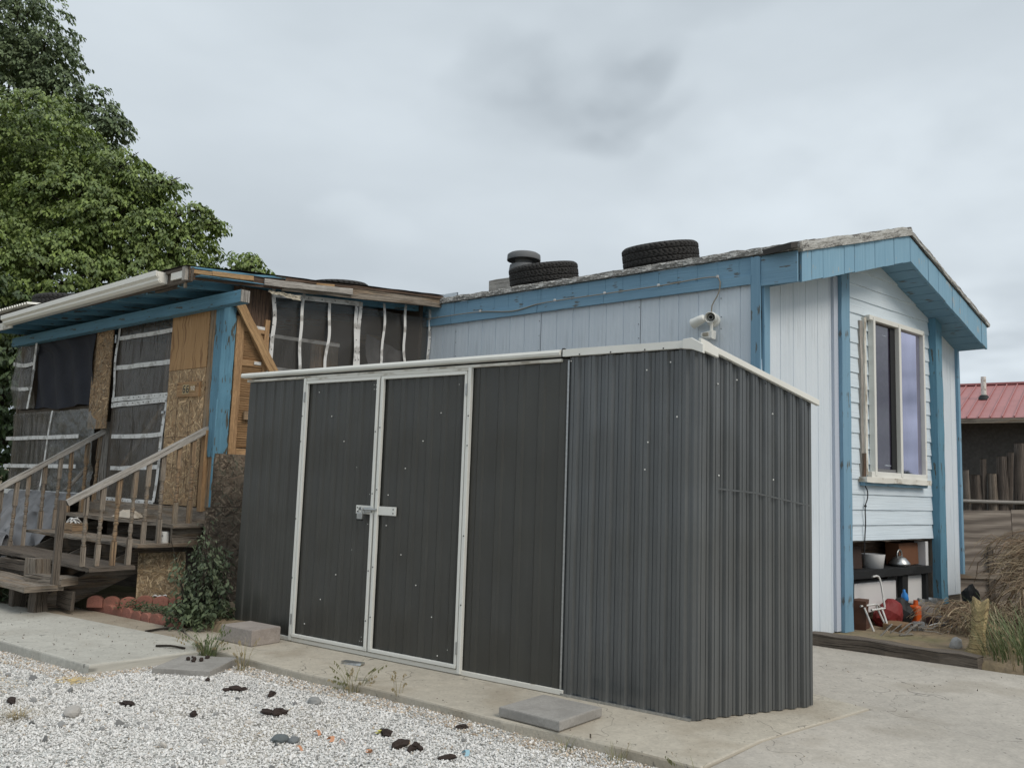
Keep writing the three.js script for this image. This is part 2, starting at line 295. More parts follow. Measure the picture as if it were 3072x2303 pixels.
// ground
M.dirt = std({ map: tex(1024, 1024, (u, v) => mix3(mix3([120, 104, 84], [156, 140, 116], fbm(u, v, 6, 6, 5, 520)), [92, 96, 62], sm(.5, .7, fbm(u, v, 4, 4, 5, 525)) * .6), [4, 4]), bumpMap: tex(512, 512, (u, v) => fbm(u, v, 20, 20, 5, 528), [1.5, 1.5], false), bumpScale: .03, roughness: .97 });
M.gravelBed = std({ map: tex(1024, 1024, (u, v) => { const a = fbm(u, v, 120, 120, 3, 530), b = fbm(u, v, 4, 4, 4, 533), d = fbm(u, v, 60, 60, 3, 536); let c = mix3([150, 148, 142], [226, 226, 222], sm(.25, .7, a)); c = mix3(c, [186, 174, 154], sm(.55, .8, b) * .4); return mix3(c, [96, 96, 92], sm(.66, .8, d) * .6); }, [1.6, 1.6]), bumpMap: tex(1024, 1024, (u, v) => fbm(u, v, 110, 110, 3, 530), [1.6, 1.6], false), bumpScale: .02, roughness: .95 });
M.stone = std({ color: 0xffffff, roughness: .9 });
// neighbour and fence
M.redRoof = phy({ map: tex(256, 256, (u, v) => sc([168, 112, 110], .9 + .18 * fbm(u, v, 4, 4, 4, 540)), [2, 2]), roughness: .5 });
M.stucco = std({ map: tex(256, 256, (u, v) => sc([72, 70, 68], .85 + .3 * fbm(u, v, 30, 30, 4, 545)), [1.2, 1.2]), roughness: .95 });
M.pole = [0, 1, 2].map(i => std({ map: woodTex(...[[[150, 142, 132], [98, 90, 82], [50, 44, 40]], [[124, 113, 103], [76, 68, 62], [36, 32, 30]], [[164, 152, 138], [112, 100, 88], [56, 50, 44]]][i], 550 + 20 * i, { crack: .5 }), bumpMap: woodBump, bumpScale: .012, roughness: .95 }));
M.bark = std({ map: woodTex([92, 82, 70], [54, 47, 40], [26, 22, 20], 610, { crack: .6 }), bumpMap: woodBump, bumpScale: .03, roughness: .97 });
M.leaf = phy({ color: 0xffffff, roughness: .62, transmission: .32, thickness: 0, side: THREE.DoubleSide });
M.leafMatte = phy({ color: 0xffffff, roughness: .8, transmission: .2, thickness: 0, side: THREE.DoubleSide });
// vinyl, glass
M.vinyl = phy({ color: 0x5a5855, roughness: .2, transparent: true, opacity: .5, side: THREE.DoubleSide, bumpMap: tex(256, 256, (u, v) => fbm(u, v, 4, 3, 4, 620), [.9, .9], false), bumpScale: .012 });
M.mesh = phy({ color: 0x67625c, roughness: .3, transparent: true, opacity: .56, side: THREE.DoubleSide, bumpMap: tex(256, 256, (u, v) => .7 * fbm(u, v, 7, 2, 4, 622) + .3 * fbm(u, v, 5, 5, 4, 624), [.9, 1.2], false), bumpScale: .05 });
M.plastic = phy({ color: 0x8b8b88, roughness: .3, transparent: true, opacity: .5, side: THREE.DoubleSide });
M.greyTarp = std({ map: tex(256, 256, (u, v) => sc([128, 128, 130], .75 + .4 * fbm(u, v, 6, 6, 5, 630)), [.8, .8]), roughness: .7, side: THREE.DoubleSide });
M.film = phy({ map: tex(256, 256, (u, v) => sc([192, 190, 214], .92 + .1 * fbm(u, v, 3, 8, 3, 640)), [1, 1]), metalness: .95, roughness: .03 });
M.darkPane = phy({ map: tex(256, 256, (u, v) => sc([62, 58, 74], .8 + .4 * fbm(u, v, 30, 30, 3, 650)), [.5, .7]), roughness: .08, clearcoat: .6, clearcoatRoughness: .04 });
M.paneGrey = phy({ color: 0x6d7276, roughness: .2 });
M.poop = std({ color: 0x2e221c, roughness: .8 });
const plain = (c, r = .7, o = {}) => std({ color: c, roughness: r, ...o });
// ------------------------------------------------------------------ setting: ground, concrete, gravel
const FL = frame(2.058, -7.049, -40.38), FG = frame(2.058, -7.049, 40.38);      // long wall and gable wall of the mobile home
const PF = frame(-2.741, -8.125, -40.38), PS = frame(-2.741, -8.125, 40.38);    // porch front and porch side
const SF = frame(1.045, -4.881, -35.88), SS = frame(1.045, -4.881, 27.49);      // shed front and shed end
const pf = (s, o, h = 0) => [-s - .161 * o, h, .987 * o];                        // porch: s along the front, o out towards the yard
{
  const g = new THREE.PlaneGeometry(1400, 1400, 1, 1); g.rotateX(-Math.PI / 2);
  for (let i = 0; i < 4; i++) g.attributes.uv.setXY(i, g.attributes.position.getX(i), g.attributes.position.getZ(i));
  struct('ground', g, M.dirt, I4, [0, -.13, 0]);
  // soil rising against the house and in the bed by the porch
  struct('garden_soil', sheet((u, v) => { const x = mix(-4.2, -2.0, u), z = mix(-9.0, -7.0, v), f = (x + 3.62) * .79 - (z + 7.92) * 1.0, e = sm(0.0, .16, f - .1); return [x, -.12 + .185 * e + .03 * fbm(u, v, 9, 9, 3, 700) * e, z]; }, 30, 30, 2.2, 2), M.dirt);
  struct('yard_soil', sheet((u, v) => { const x = mix(2.3, 6.5, u), z = mix(-9.6, -6.1, v), f = (-(z + 7.42) - (x - 2.64) * -.86) , e = sm(.02, .2, f); return [x, -.13 + .15 * e + .06 * fbm(u, v, 12, 12, 4, 702) * e, z]; }, 60, 50, 4, 3.5), M.dirt);
  struct('driveway', slab([[.93, -4.08], [2.9, -2.1], [9, -2.1], [9, -4.2], [4.6, -6.0], [3.72, -6.5], [2.5, -7.5], [1.4, -6.0], [2.2, -5.3], [1.332, -4.556]], -.16, -.004), M.concDrive);
  struct('shed_pad', slab([[-2.06, -6.36], [-1.309, -5.755], [-.869, -5.46], [-.461, -5.151], [0, -4.775], [.365, -4.54], [.64, -4.328], [.922, -4.09], [1.322, -4.55], [2.19, -5.3], [1.4, -6.6], [-2.0, -8.7], [-2.62, -7.18], [-2.28, -6.62]], -.16, .0), M.concStrip);
  struct('walkway_slab', slab([[-2.651, -5.701], [-2.154, -6.262], [-2.295, -6.615], [-3.297, -7.262], [-4.664, -8.155], [-7.6, -10.07], [-8.4, -9.78]], -.16, .012), M.concSlab);
  struct('path', slab([[-2.3, -6.63], [-2.64, -7.17], [-3.72, -7.94], [-4.86, -8.5], [-7.7, -10.5], [-7.65, -10.12], [-4.672, -8.167], [-3.305, -7.274]], -.16, .004), M.concPath);
  // white gravel
  const hgt = (x, z) => -.05 + .03 * (fbm(((x + 10) / 14), ((z + 9) / 11), 9, 8, 3, 710) - .5) + .012 * (fbm((x + 10) / 14, (z + 9) / 11, 60, 50, 2, 714) - .5);
  struct('gravel_yard', sheet((u, v) => { const x = mix(-9, 2.6, u), z = mix(-8.6, 1.5, v); return [x, hgt(x, z) - .004, z]; }, 140, 120, 11.6, 10.1), M.gravelBed);
  // kerb line test: stones stay on the gravel side
  const kerb = [[-2.06, -6.36], [-1.309, -5.755], [-.869, -5.46], [-.461, -5.151], [0, -4.775], [.365, -4.54], [.64, -4.328], [.93, -4.07], [2.9, -2.1]];
  const open = (x, z) => {
    for (let i = 0; i + 1 < kerb.length; i++) { const [ax, az] = kerb[i], [bx, bz] = kerb[i + 1]; if (x >= ax && x < bx) return z > az + (bz - az) * (x - ax) / (bx - ax) + .006; }
    if (x > 2.9) return false;
    const front = -5.701 + (x + 2.651) * .7094;                         // front edge of the walkway slab
    if (x < -2.651) return z > front + .006;
    if (x < -2.154) return z > -5.701 - (x + 2.651) * 1.13 + .006 && true;
    return z > -6.3;
  };
  const q = mulberry(77), shapes = [0, 1, 2].map(k => { const g = new THREE.IcosahedronGeometry(1, 0), p = g.attributes.position; for (let i = 0; i < p.count; i++) { const n = .72 + .5 * hash(Math.round(p.getX(i) * 9), Math.round(p.getY(i) * 9) * 13 + Math.round(p.getZ(i) * 9), 40 + k); p.setXYZ(i, p.getX(i) * n, p.getY(i) * n * .75, p.getZ(i) * n); } g.computeVertexNormals(); return g; });
  const lists = [[], [], []], o = new THREE.Object3D(), col = new THREE.Color();
  const add = (x, z, r, c, lift = .4) => { o.position.set(x, hgt(x, z) + r * lift, z); o.rotation.set(q() * 6, q() * 6, q() * 6); o.scale.set(r * (.8 + q() * .6), r * (.7 + q() * .5), r * (.8 + q() * .6)); o.updateMatrix(); lists[Math.floor(q() * 3)].push([o.matrix.clone(), c]); };
  for (let i = 0; i < 270000; i++) {
    const x = -5.2 + q() * 7.6, z = -7.4 + q() * 4.3; if (!open(x, z)) continue;
    const tone = fbm((x + 10) / 14, (z + 9) / 11, 7, 6, 4, 720), t = q(), edge = !open(x + .12, z - .14) || !open(x, z - .2);
    let c; if (tone > .52 && q() < .25 + 4 * (tone - .52)) continue; if (t < .84 - (edge ? .2 : 0)) { const k = .6 + q() * .23; c = [k, k * .985, k * .955]; } else if (t < .95) { const k = .36 + q() * .22; c = [k, k * .97, k * .93]; } else if (t < .985) { const k = .2 + q() * .12; c = [k, k, k * .98]; } else c = [.46, .38, .29];
    if (edge && q() < .4) c = [c[0] * .78, c[1] * .66, c[2] * .53]; if (tone > .58 && q() < .4) c = [c[0] * .86, c[1] * .76, c[2] * .62];
    add(x, z, .0026 + q() * q() * .0056, c, .2);
  }
  for (let i = 0; i < 330; i++) { const x = -5 + q() * 7, z = -7.2 + q() * 4; if (!open(x, z)) continue; const k = .1 + q() * .24; add(x, z, .008 + q() * .013, q() < .8 ? [k, k, k * .98] : [.5, .47, .43], .35); }
  lists.forEach((L, k) => {
    const m = new THREE.InstancedMesh(shapes[k], M.stone, L.length); m.name = numbered('gravel_stones'); m.castShadow = m.receiveShadow = true;
    L.forEach(([mt, c], i) => { m.setMatrixAt(i, mt); m.setColorAt(i, col.setRGB(...c)); });
    tag(m, ['small white crushed stones spread over the gravel yard', 'fine pale gravel chips mixed with grey pebbles', 'loose white and grey gravel stones in the yard'][k], 'gravel', 'gravel stones', 'stuff'); scene.add(m);
  });
  // leaf crumbs, grit and bits of twig lying on the concrete
  const bits = [], dq = mulberry(91), db = new THREE.TetrahedronGeometry(1, 0), di = [];
  for (let i = 0; i < 800; i++) { const s = dq(); let x, z; if (s < .45) { x = -2.3 + dq() * 3.2; z = -6.55 + (x + 2.3) * .74 + dq() * .5; if (open(x, z)) continue; } else if (s < .75) { x = -4.6 + dq() * 2.3; z = -7.9 + (x + 4.6) * .66 + dq() * 1.0; if (open(x, z)) continue; } else { x = 1.4 + dq() * 2.6; z = -6.6 + dq() * 3.2; if (x - 2.3 > (z + 7.6) * -1.2 + 3.2 || (z < -4.6 && x < 2.1)) continue; } o.position.set(x, .016, z); o.rotation.set(dq() * 6, dq() * 6, dq() * 6); const r = .0015 + dq() * dq() * .007; o.scale.set(r * (1 + dq() * 1.5), r * .6, r); o.updateMatrix(); di.push([o.matrix.clone(), dq() < .7 ? [.07, .055, .04] : [.3, .26, .2]]); }
  const dm = new THREE.InstancedMesh(db, M.stone, di.length); dm.name = numbered('leaf_litter'); di.forEach(([mt, c], i) => { dm.setMatrixAt(i, mt); dm.setColorAt(i, col.setRGB(...c)); }); tag(dm, 'dark crumbs of leaf and grit scattered over the concrete', 'litter', null, 'stuff'); scene.add(dm);
  M.hgt = hgt;
}
const onGravel = (x, z) => M.hgt(x, z);
// ------------------------------------------------------------------ metal shed
{
  const t = thing('metal_shed', 'charcoal ribbed metal shed with white trimmed double doors', 'shed', SF);
  const P = (n, g, m, p, r) => part(t, n, g, m, SF, p, r), Q = (n, g, m, p, r) => part(t, n, g, m, SS, p, r);
  const A = -4.02, B = -.84;
  const fine = (x0, x1, pitch, k) => { const p = [[x0, 0]]; for (let x = x0 + .01; x < x1; x += pitch) for (const [dx, z] of [[0, 0], [.013, .019], [.03, .019], [.032, .0155], [.036, .0155], [.038, .019], [.058, .019], [.072, 0], [.092, 0], [.094, -.004], [.099, -.004], [.101, 0]]) { const q = x + dx * k; if (q > p[p.length - 1][0] + 1e-4 && q < x1 - 1e-4) p.push([q, z]); } p.push([x1, 0]); return p; };
  // front sheets left and right of the doors, then the corner sheets, whose brighter light is put into their colour
  P('wall_sheet', ribSheet(ribs(A, -3.3, .118, .03, .012, .009, .05), .01, 2.05), M.steel);
  P('wall_sheet', ribSheet(ribs(-1.62, B, .16, .035, .014, .009, .06), .01, 2.05), M.steel);
  tag(P('wall_sheet', ribSheet(fine(B, 0, .121, 1), .006, 2.055), M.steelLit), 'grey wall sheet with deep ribs, its brighter light painted in');
  tag(Q('wall_sheet', ribSheet(fine(0, .914, .1, .83), .006, x => 2.1 - x * .297), M.steelLit), 'sloping end wall sheet with deep ribs');
  P('corner_post', ribSheet([[-.02, .0], [0, .006], [.012, -.004], [.02, -.02]], .0, 2.06), M.steelLit);
  P('lap_strip', box(.014, 2.02, .008, .002), M.zinc, [B - .006, 1.03, .008]);
  // hidden sides
  const depth = .83;
  part(t, 'wall_sheet', ribSheet(ribs(0, depth, .118, .03, .012, .009, .05), .01, x => 1.80 + x * .3), M.steel, SF.clone().multiply(local([A, 0, -depth], [0, -Math.PI / 2, 0])));
  P('wall_sheet', ribSheet(ribs(A + .01, .3, .16, .035, .014, .009, .06).map(([x, z]) => [x, -z]), .01, 1.8), M.steel, [0, 0, -depth]);
  const roof = sheet((u, v) => { const x = mix(A - .04, mix(.02, .34, v), u), w = u * 4.4 / .19; return [x, mix(2.066, 1.80, v) + (w - Math.floor(w) < .2 ? .012 : 0), mix(.0, -depth - .03, v)]; }, 120, 2, 4, .9);
  P('roof_sheet', roof, M.steel);
  // white trims of roof edge
  const prof = [[0, .008], [.04, .014], [.045, .03], [.036, .048], [0, .052]];
  const trimL = prism(prof, 3.19); trimL.rotateY(-Math.PI / 2);
  P('roof_trim', trimL, M.white, [-.89, 2.055, .012]);
  P('roof_trim', box(3.14, .02, .03, .004), M.whiteDirty, [-2.46, 2.04, .012]);
  P('roof_trim', board(.875, .044, .03, .001), M.white, [-.437, 2.082, .026]);
  P('trim_end_cap', prism([[0, 0], [.02, .004], [.03, .05], [.004, .056]], .02), M.black, [-.885, 2.058, .036], [0, Math.PI / 2, 0]);
  const cap = prism([[-.055, -.03], [.0, -.036], [.07, -.062], [.07, -.012], [.0, .03], [-.055, .024]], .02, .003);
  P('corner_cap', cap, M.white, [0, 2.085, .03]);
  Q('corner_cap', prism([[0, -.036], [.13, -.072], [.13, -.02], [.06, .012], [0, .03]], .018, .003), M.white, [0, 2.085, .03]);
  Q('roof_trim', prism([[.1, 2.048], [.945, 1.795], [.945, 1.83], [.1, 2.084]], .024, .003), M.white, [0, 0, .014]);
  // base channel
  P('base_channel', box(3.2, .03, .02, .003), M.whiteDirty, [-2.42, .018, .014]);
  P('base_channel', box(.84, .014, .016), M.zinc, [-.42, .008, .016]);
  // door frame
  for (const [x, w] of [[-3.29, .026], [-1.622, .028]]) P('door_post', box(w, 2.02, .03, .004), M.white, [x, 1.02, .022]);
  P('door_lintel', box(1.64, .026, .026, .004), M.whiteDirty, [-2.456, 2.022, .016]);
  const riv = new THREE.SphereGeometry(.0046, 8, 6);
  const doors = [[-3.27, -2.462], [-2.45, -1.645]];
  doors.forEach(([a, b], k) => {
    const d = P('door', ribSheet(ribs(a, b, .131, .034, .014, .009, .045), .04, 2.0), M.steel, [0, 0, .008]);
    const S = (n, g, m, p, r) => part(d, n, g, m, SF, p, r);
    const w = b - a, c = (a + b) / 2;
    S('door_rail', box(w, .022, .022, .003), M.white, [c, 1.996, .028]);
    S('door_rail', box(w, .024, .022, .003), M.white, [c, .052, .028]);
    S('door_stile', box(.027, 1.94, .024, .003), M.white, [k ? a + .016 : b - .016, 1.024, .03]);
    S('door_stile', box(.022, 1.94, .02, .003), M.white, [k ? b - .008 : a + .008, 1.024, .026]);
    for (const y of [1.88, .172]) S('hinge', box(.012, .08, .014, .002), M.zinc, [k ? b + .005 : a - .008, y, .038]);
    const dots = k ? [[1.725, 1.92], [1.88, 1.727], [2.035, 1.532], [2.191, 1.338], [2.346, 1.145], [2.35, .928], [2.194, .733], [2.042, .537], [1.887, .34], [1.735, .145], [1.822, .095]]
      : [[3.139, 1.916], [2.982, 1.724], [2.831, 1.531], [2.678, 1.338], [2.529, 1.145], [2.532, .928], [2.683, .734], [2.84, .54], [2.991, .344], [3.152, .147], [2.54, 1.95], [2.519, 1.95], [2.538, 1.917], [2.517, 1.917], [2.539, .127], [2.556, .097], [2.536, .097]];
    for (const [s, y] of dots) S('rivet', riv, M.rivet, [-s, y, .014]);
    for (const y of [1.6, 1.15, .6, .25]) S('screw', new THREE.SphereGeometry(.005, 6, 5), M.screw, [k ? a + .016 : b - .016, y + k * .03, .043]);
    const hp = S('hasp_plate', box(k ? .2 : .185, .062, .008, .002), M.white, [k ? -2.345 : -2.552, 1.031, .03]);
    for (const dx of k ? [.075] : [-.075]) for (const dy of [-.014, .014]) part(hp, 'screw', new THREE.SphereGeometry(.005, 6, 5), M.screw, SF, [(k ? -2.345 : -2.552) + dx, 1.031 + dy, .035]);
    if (!k) { const bg = new THREE.CylinderGeometry(.009, .009, .16, 12); bg.rotateZ(Math.PI / 2); part(hp, 'slide_bolt', bg, M.zinc, SF, [-2.5, 1.036, .052]); part(hp, 'bolt_bracket', box(.075, .034, .024, .004), M.zinc, SF, [-2.505, 1.031, .044]); }
  });
  for (const [s, y] of [[.82, 2.03], [.294, 1.946], [.098, 1.666], [.297, 1.362], [.28, 1.521], [.142, 1.985]]) P('rivet', riv, M.rivet, [-s, y, .024]);
  for (const [x, y] of [[.148, 1.865], [.159, 1.34], [.576, 1.329], [.571, 1.72], [.291, 1.9]]) Q('rivet', riv, M.rivet, [x, y, .024]);
  for (const s of [.75, .53, .3, .18]) P('screw', new THREE.SphereGeometry(.005, 6, 5), M.screw, [-s, 2.066, .042]);
  for (const x of [.2, .36, .5, .66, .84]) Q('screw', new THREE.SphereGeometry(.005, 6, 5), M.screw, [x, 2.045 - x * .298, .041]);
  for (const y of [1.7, 1.5, .9, .45]) { P('screw', new THREE.SphereGeometry(.005, 6, 5), M.screw, [-1.618, y, .038]); P('screw', new THREE.SphereGeometry(.005, 6, 5), M.screw, [-3.295, y + .03, .038]); }
  Q('joint_strip', prism([[.14, 1.262], [.43, 1.244], [.88, 1.178], [.88, 1.186], [.43, 1.254], [.14, 1.27]], .003), M.steelLit, [0, 0, .0175]);
  // padlock on the hasp
  const pl = thing('padlock', 'small steel padlock hanging from the shed door bolt', 'padlock', SF.clone().multiply(local([-2.566, .962, .066])));
  const PW = WORLD.get(pl);
  part(pl, 'lock_body', box(.052, .048, .024, .006), M.zinc, PW, [0, .024, 0]);
  part(pl, 'lock_base', box(.053, .012, .025, .004), M.black, PW, [0, -.002, 0]);
  part(pl, 'shackle', tube([[-.016, .04, 0], [-.016, .068, 0], [-.009, .086, -.002], [.009, .086, -.002], [.016, .068, 0], [.016, .04, 0]], .0045, 24, 8), M.zinc, PW);
}
// ------------------------------------------------------------------ mobile home
const home = thing('mobile_home', 'pale blue mobile home with darker blue trim and gabled end', 'house', FL);
{
  const P = (n, g, m, p, r) => part(home, n, g, m, FL, p, r), Q = (n, g, m, p, r) => part(home, n, g, m, FG, p, r);
  // long wall: grooved sheets between the seams
  const seams = [.08, 1.171, 2.341, 3.542, 4.72, 5.9, 7.1, 8.3];
  for (let i = 0; i + 1 < seams.length; i++) P('siding_panel', ribSheet(grooves(-seams[i + 1] + .003, -seams[i] - .003, .1965, .01, .006, .1965), .05, seams[i] > 3 ? 3.34 : 3.0, .02), M.siding, [0, 0, R(0, .003)]);
  const nail = new THREE.SphereGeometry(.0045, 6, 4);
  for (const [s, n] of [[1.19, 5], [2.36, 5], [3.53, 5], [.36, 3]]) for (let i = 0; i < n; i++) P('nail', nail, M.screw, [-s + R(-.004, .004), 2.9 - i * .14 + R(-.02, .02), .003]);
  for (const [a, b] of [[.08, 1.171], [1.174, 2.343], [2.347, 3.56], [3.564, 4.4]]) P('fascia_panel', ribSheet(grooves(-b, -a, .197, .006, .003, .19), 3.04, 3.225, .02), M.blue, [0, 0, .012]);
  for (const [a, b] of [[.08, 1.563], [1.567, 2.37], [2.376, 3.585], [3.59, 4.4]]) P('trim_board', board(b - a, .078, .02, .0015), M.blue, [-(a + b) / 2, 3.024, .026]);
  P('corner_trim', board(.085, 3.2, .024, .002), M.blue, [-.04, 1.62, .016]);
  Q('corner_trim', board(.082, 3.0, .024, .002), M.blue, [.046, 1.5, .014]);
  // jagged roof edge along the long wall
  P('roof_edge', rough(3.98, .06, .05, 180, 800), M.flake, [-1.99, 3.262, .014]); P('roof_edge', rough(.36, .06, .05, 20, 803), M.flake, [.17, 3.258, .014]);
  // gable wall: grooved end sheets, square trim posts, lap boards
  const slope = x => 2.965 + (x < 2.02 ? x : 4.0 - x) * .275;
  Q('siding_panel', ribSheet(grooves(.085, 1.14, .2, .009, .005), .03, x => slope(x) + .06, .02), M.siding);
  Q('siding_panel', ribSheet(grooves(3.24, 3.77, .2, .009, .005), .24, x => slope(x) + .06, .02), M.siding);
  Q('trim_strip', board(.075, 3.2, .03, .001), M.lavender, [1.155, 1.66, .014]);
  Q('trim_post', board(.15, 3.3, .07, .003), M.blue, [1.268, 1.7, .03]);
  Q('trim_post', board(.15, 3.05, .1, .003), M.bluePost, [3.155, 1.71, .045]);
  Q('trim_post', board(.05, 3.05, .05, .003), M.greyWood, [3.255, 1.71, .02]);
  Q('corner_trim', board(.05, 2.5, .05, .002), M.blue, [3.795, 1.7, .005]);
  for (let i = 0; i < 19; i++) { const y = .845 + i * .1418; Q('lap_board', board(1.74, .15, .014, .0012), M.lap[i % 2], [2.21, y + .072, .012], [-.085, 0, 0]); }
  // roof overhang: rake boards, soffit boards, roofing
  const zf = .3, xl = .087, xp = 2.03, xr = 3.823, fb = x => x < xp ? mix(2.965, 3.52, (x - xl) / (xp - xl)) : mix(3.52, 2.885, (x - xp) / (xr - xp));
  const cuts = [xl, .238, .416, .6, .775, .95, 1.139, 1.323, 1.512, 1.693, 1.879, xp, 2.203, 2.416, 2.637, 2.798, 2.963, 3.131, 3.338, 3.512, 3.68, xr];
  for (let i = 0; i + 1 < cuts.length; i++) { const a = cuts[i] + .0022, b = cuts[i + 1] - .0022, j = R(-.005, .005), g = prism([[a, fb(a) + j], [b, fb(b) + j], [b, fb(b) + .255], [a, fb(a) + .255]], .022, .002); const p = g.attributes.position, uv = g.attributes.uv; for (let k = 0; k < p.count; k++) uv.setXY(k, p.getY(k) + i * .37, p.getX(k) + p.getZ(k)); Q('fascia_board', g, M.blueFascia[i % 3], [0, 0, zf + R(-.002, .003)]); }
  P('fascia_return', box(.315, .258, .022, .002), M.blue, [.16, 3.09, .008]);
  for (let i = 0; i < 12; i++) { const x0 = mix(xp, xr, i / 12) + .003, x1 = mix(xp, xr, (i + 1) / 12) - .003; Q('soffit_board', box(Math.hypot(x1 - x0, fb(x0) - fb(x1)), .012, zf + .02, .002), M.blue, [(x0 + x1) / 2, (fb(x0) + fb(x1)) / 2 + .012, zf / 2 - .01], [0, 0, Math.atan2(fb(x1) - fb(x0), x1 - x0)]); }
  for (let i = 0; i < 8; i++) { const x0 = mix(xl, xp, i / 8) + .003, x1 = mix(xl, xp, (i + 1) / 8) - .003; Q('soffit_board', box(Math.hypot(x1 - x0, fb(x0) - fb(x1)), .012, zf + .02, .002), M.blue, [(x0 + x1) / 2, (fb(x0) + fb(x1)) / 2 + .012, zf / 2 - .01], [0, 0, Math.atan2(fb(x1) - fb(x0), x1 - x0)]); }
  // roof slopes, running back along the house (skewed to follow the long wall)
  const back = (x, y, d) => [x + .161 * d, y, -.987 * d];               // gable frame: d metres back along the long wall
  const roofSlab = (xa, ya, xb, yb) => { const pos = [], c = []; for (const th of [0, -.05]) for (const d of [-.335, 9.2]) for (const [x, y] of [[xa, ya], [xb, yb]]) { const q = back(x, y + th, d); pos.push(...q); } return flat(geo(pos, null, [0, 1, 3, 0, 3, 2, 4, 7, 5, 4, 6, 7, 0, 4, 5, 0, 5, 1, 2, 3, 7, 2, 7, 6, 0, 2, 6, 0, 6, 4, 1, 5, 7, 1, 7, 3])); };
  Q('roof_slope', roofSlab(-.03, 3.262, 2.03, 3.832), M.felt);
  Q('roof_slope', roofSlab(2.034, 3.83, 3.9, 3.18), M.felt);
  const rake = (xa, ya, xb, yb, h, seed) => Q('roof_edge', rough(Math.hypot(xb - xa, yb - ya), h, .07, 90, seed), M.roofGrey, [(xa + xb) / 2, (ya + yb) / 2 + h / 2, zf + .012], [0, 0, Math.atan2(yb - ya, xb - xa)]);
  rake(.05, 3.212, 2.03, 3.777, .085, 823); rake(2.03, 3.777, 3.86, 3.132, .05, 829);
  // far and rear walls
  const wallBox = (x0, x1, y0, y1, d0, d1) => { const pos = []; for (const y of [y0, y1]) for (const d of [d0, d1]) for (const x of [x0, x1]) pos.push(...back(x, y, d)); return flat(geo(pos, null, [0, 1, 3, 0, 3, 2, 4, 7, 5, 4, 6, 7, 0, 5, 1, 0, 4, 5, 2, 3, 7, 2, 7, 6, 0, 2, 6, 0, 6, 4, 1, 5, 7, 1, 7, 3])); };
  Q('wall', wallBox(3.74, 3.8, .1, 2.9, .05, 9), M.lavender); Q('wall', wallBox(0, 3.8, .1, 3.0, 8.95, 9.0), M.lavender); Q('floor', wallBox(.05, 3.74, .84, .9, .05, 8.9), M.darkWood);
  Q('wall', wallBox(1.36, 3.06, .86, 3.3, .04, .06), M.darkWood);
  // window
  const wd = Q('window', box(1.16, .06, .05, .006), M.white, [2.28, 1.455, .05]), W = (n, g, m, p, r) => part(wd, n, g, m, FG, p, r);
  W('frame', box(1.16, .05, .05, .006), M.white, [2.28, 2.955, .05]);
  W('frame', box(.04, 1.52, .06, .006), M.white, [1.78, 2.205, .052]); W('frame', box(.045, 1.52, .05, .006), M.white, [2.305, 2.205, .056]); W('frame', box(.034, 1.52, .05, .006), M.white, [2.85, 2.205, .05]);
  W('casing', board(.05, 1.5, .03, .004), M.greyWood, [1.60, 2.16, .026]); W('casing', board(.035, 1.5, .03, .003), M.whiteDirty, [1.67, 2.2, .03]); W('casing', board(.035, .3, .05, .006), M.rotWood, [1.60, 1.5, .04]);
  W('sill', board(1.34, .05, .09, .004), M.whiteDirty, [2.215, 1.405, .06]); W('sill', board(1.3, .03, .06, .003), M.blue, [2.22, 1.366, .04]);
  W('sash', box(.03, 1.42, .02), plain(0x6f7072), [1.83, 2.21, .03]); W('sash', box(.1, 1.42, .016), M.black, [2.23, 2.21, .03]); W('sash', box(.42, .03, .02), plain(0x6f7072), [2.04, 1.5, .03]);
  W('pane', box(.5, 1.46, .008), M.darkPane, [2.03, 2.21, .022]); W('pane', box(.5, 1.46, .008), M.film, [2.575, 2.21, .03]);
  // recess under the gable: brown board back and dirt
  Q('skirting_board', board(1.7, .3, .02), M.rotWood, [2.21, .7, -.32]); Q('skirting_board', board(1.7, .3, .02), M.darkWood, [2.21, .4, -.34]); Q('skirting_board', board(1.7, .3, .02), M.darkWood, [2.21, .12, -.34]);
  Q('skirting_board', board(.02, .86, .36), M.darkWood, [1.35, .43, -.17]); Q('skirting_board', board(.02, .86, .36), M.darkWood, [3.08, .43, -.17]); Q('skirting_board', board(1.7, .03, .34), M.darkWood, [2.21, .842, -.16]);
  Q('skirting_board', board(.53, .24, .02), M.darkWood, [3.51, .12, -.02]);
  // roof vent on its timber curb
  const vx = -3.39, vz = -.95, gv = std({ color: 0x6e7072, roughness: .75, metalness: .2 }), v = P('vent_curb', board(.46, .2, .4), M.greyWood, [vx - .13, 3.55, vz]);
  const cyl = (a, b, h) => new THREE.CylinderGeometry(a, b, h, 28);
  part(v, 'vent_pipe', cyl(.085, .085, .3), gv, FL, [vx, 3.72, vz]); part(v, 'vent_collar', cyl(.165, .175, .07), gv, FL, [vx, 3.79, vz]); part(v, 'vent_pipe', cyl(.1, .1, .1), gv, FL, [vx, 3.86, vz]);
  part(v, 'vent_cap', lathe([[0, .05], [.17, .048], [.196, .03], [.2, -.035], [.185, -.035], [.18, .02], [0, .03]], 28), gv, FL, [vx, 3.92, vz]);
}
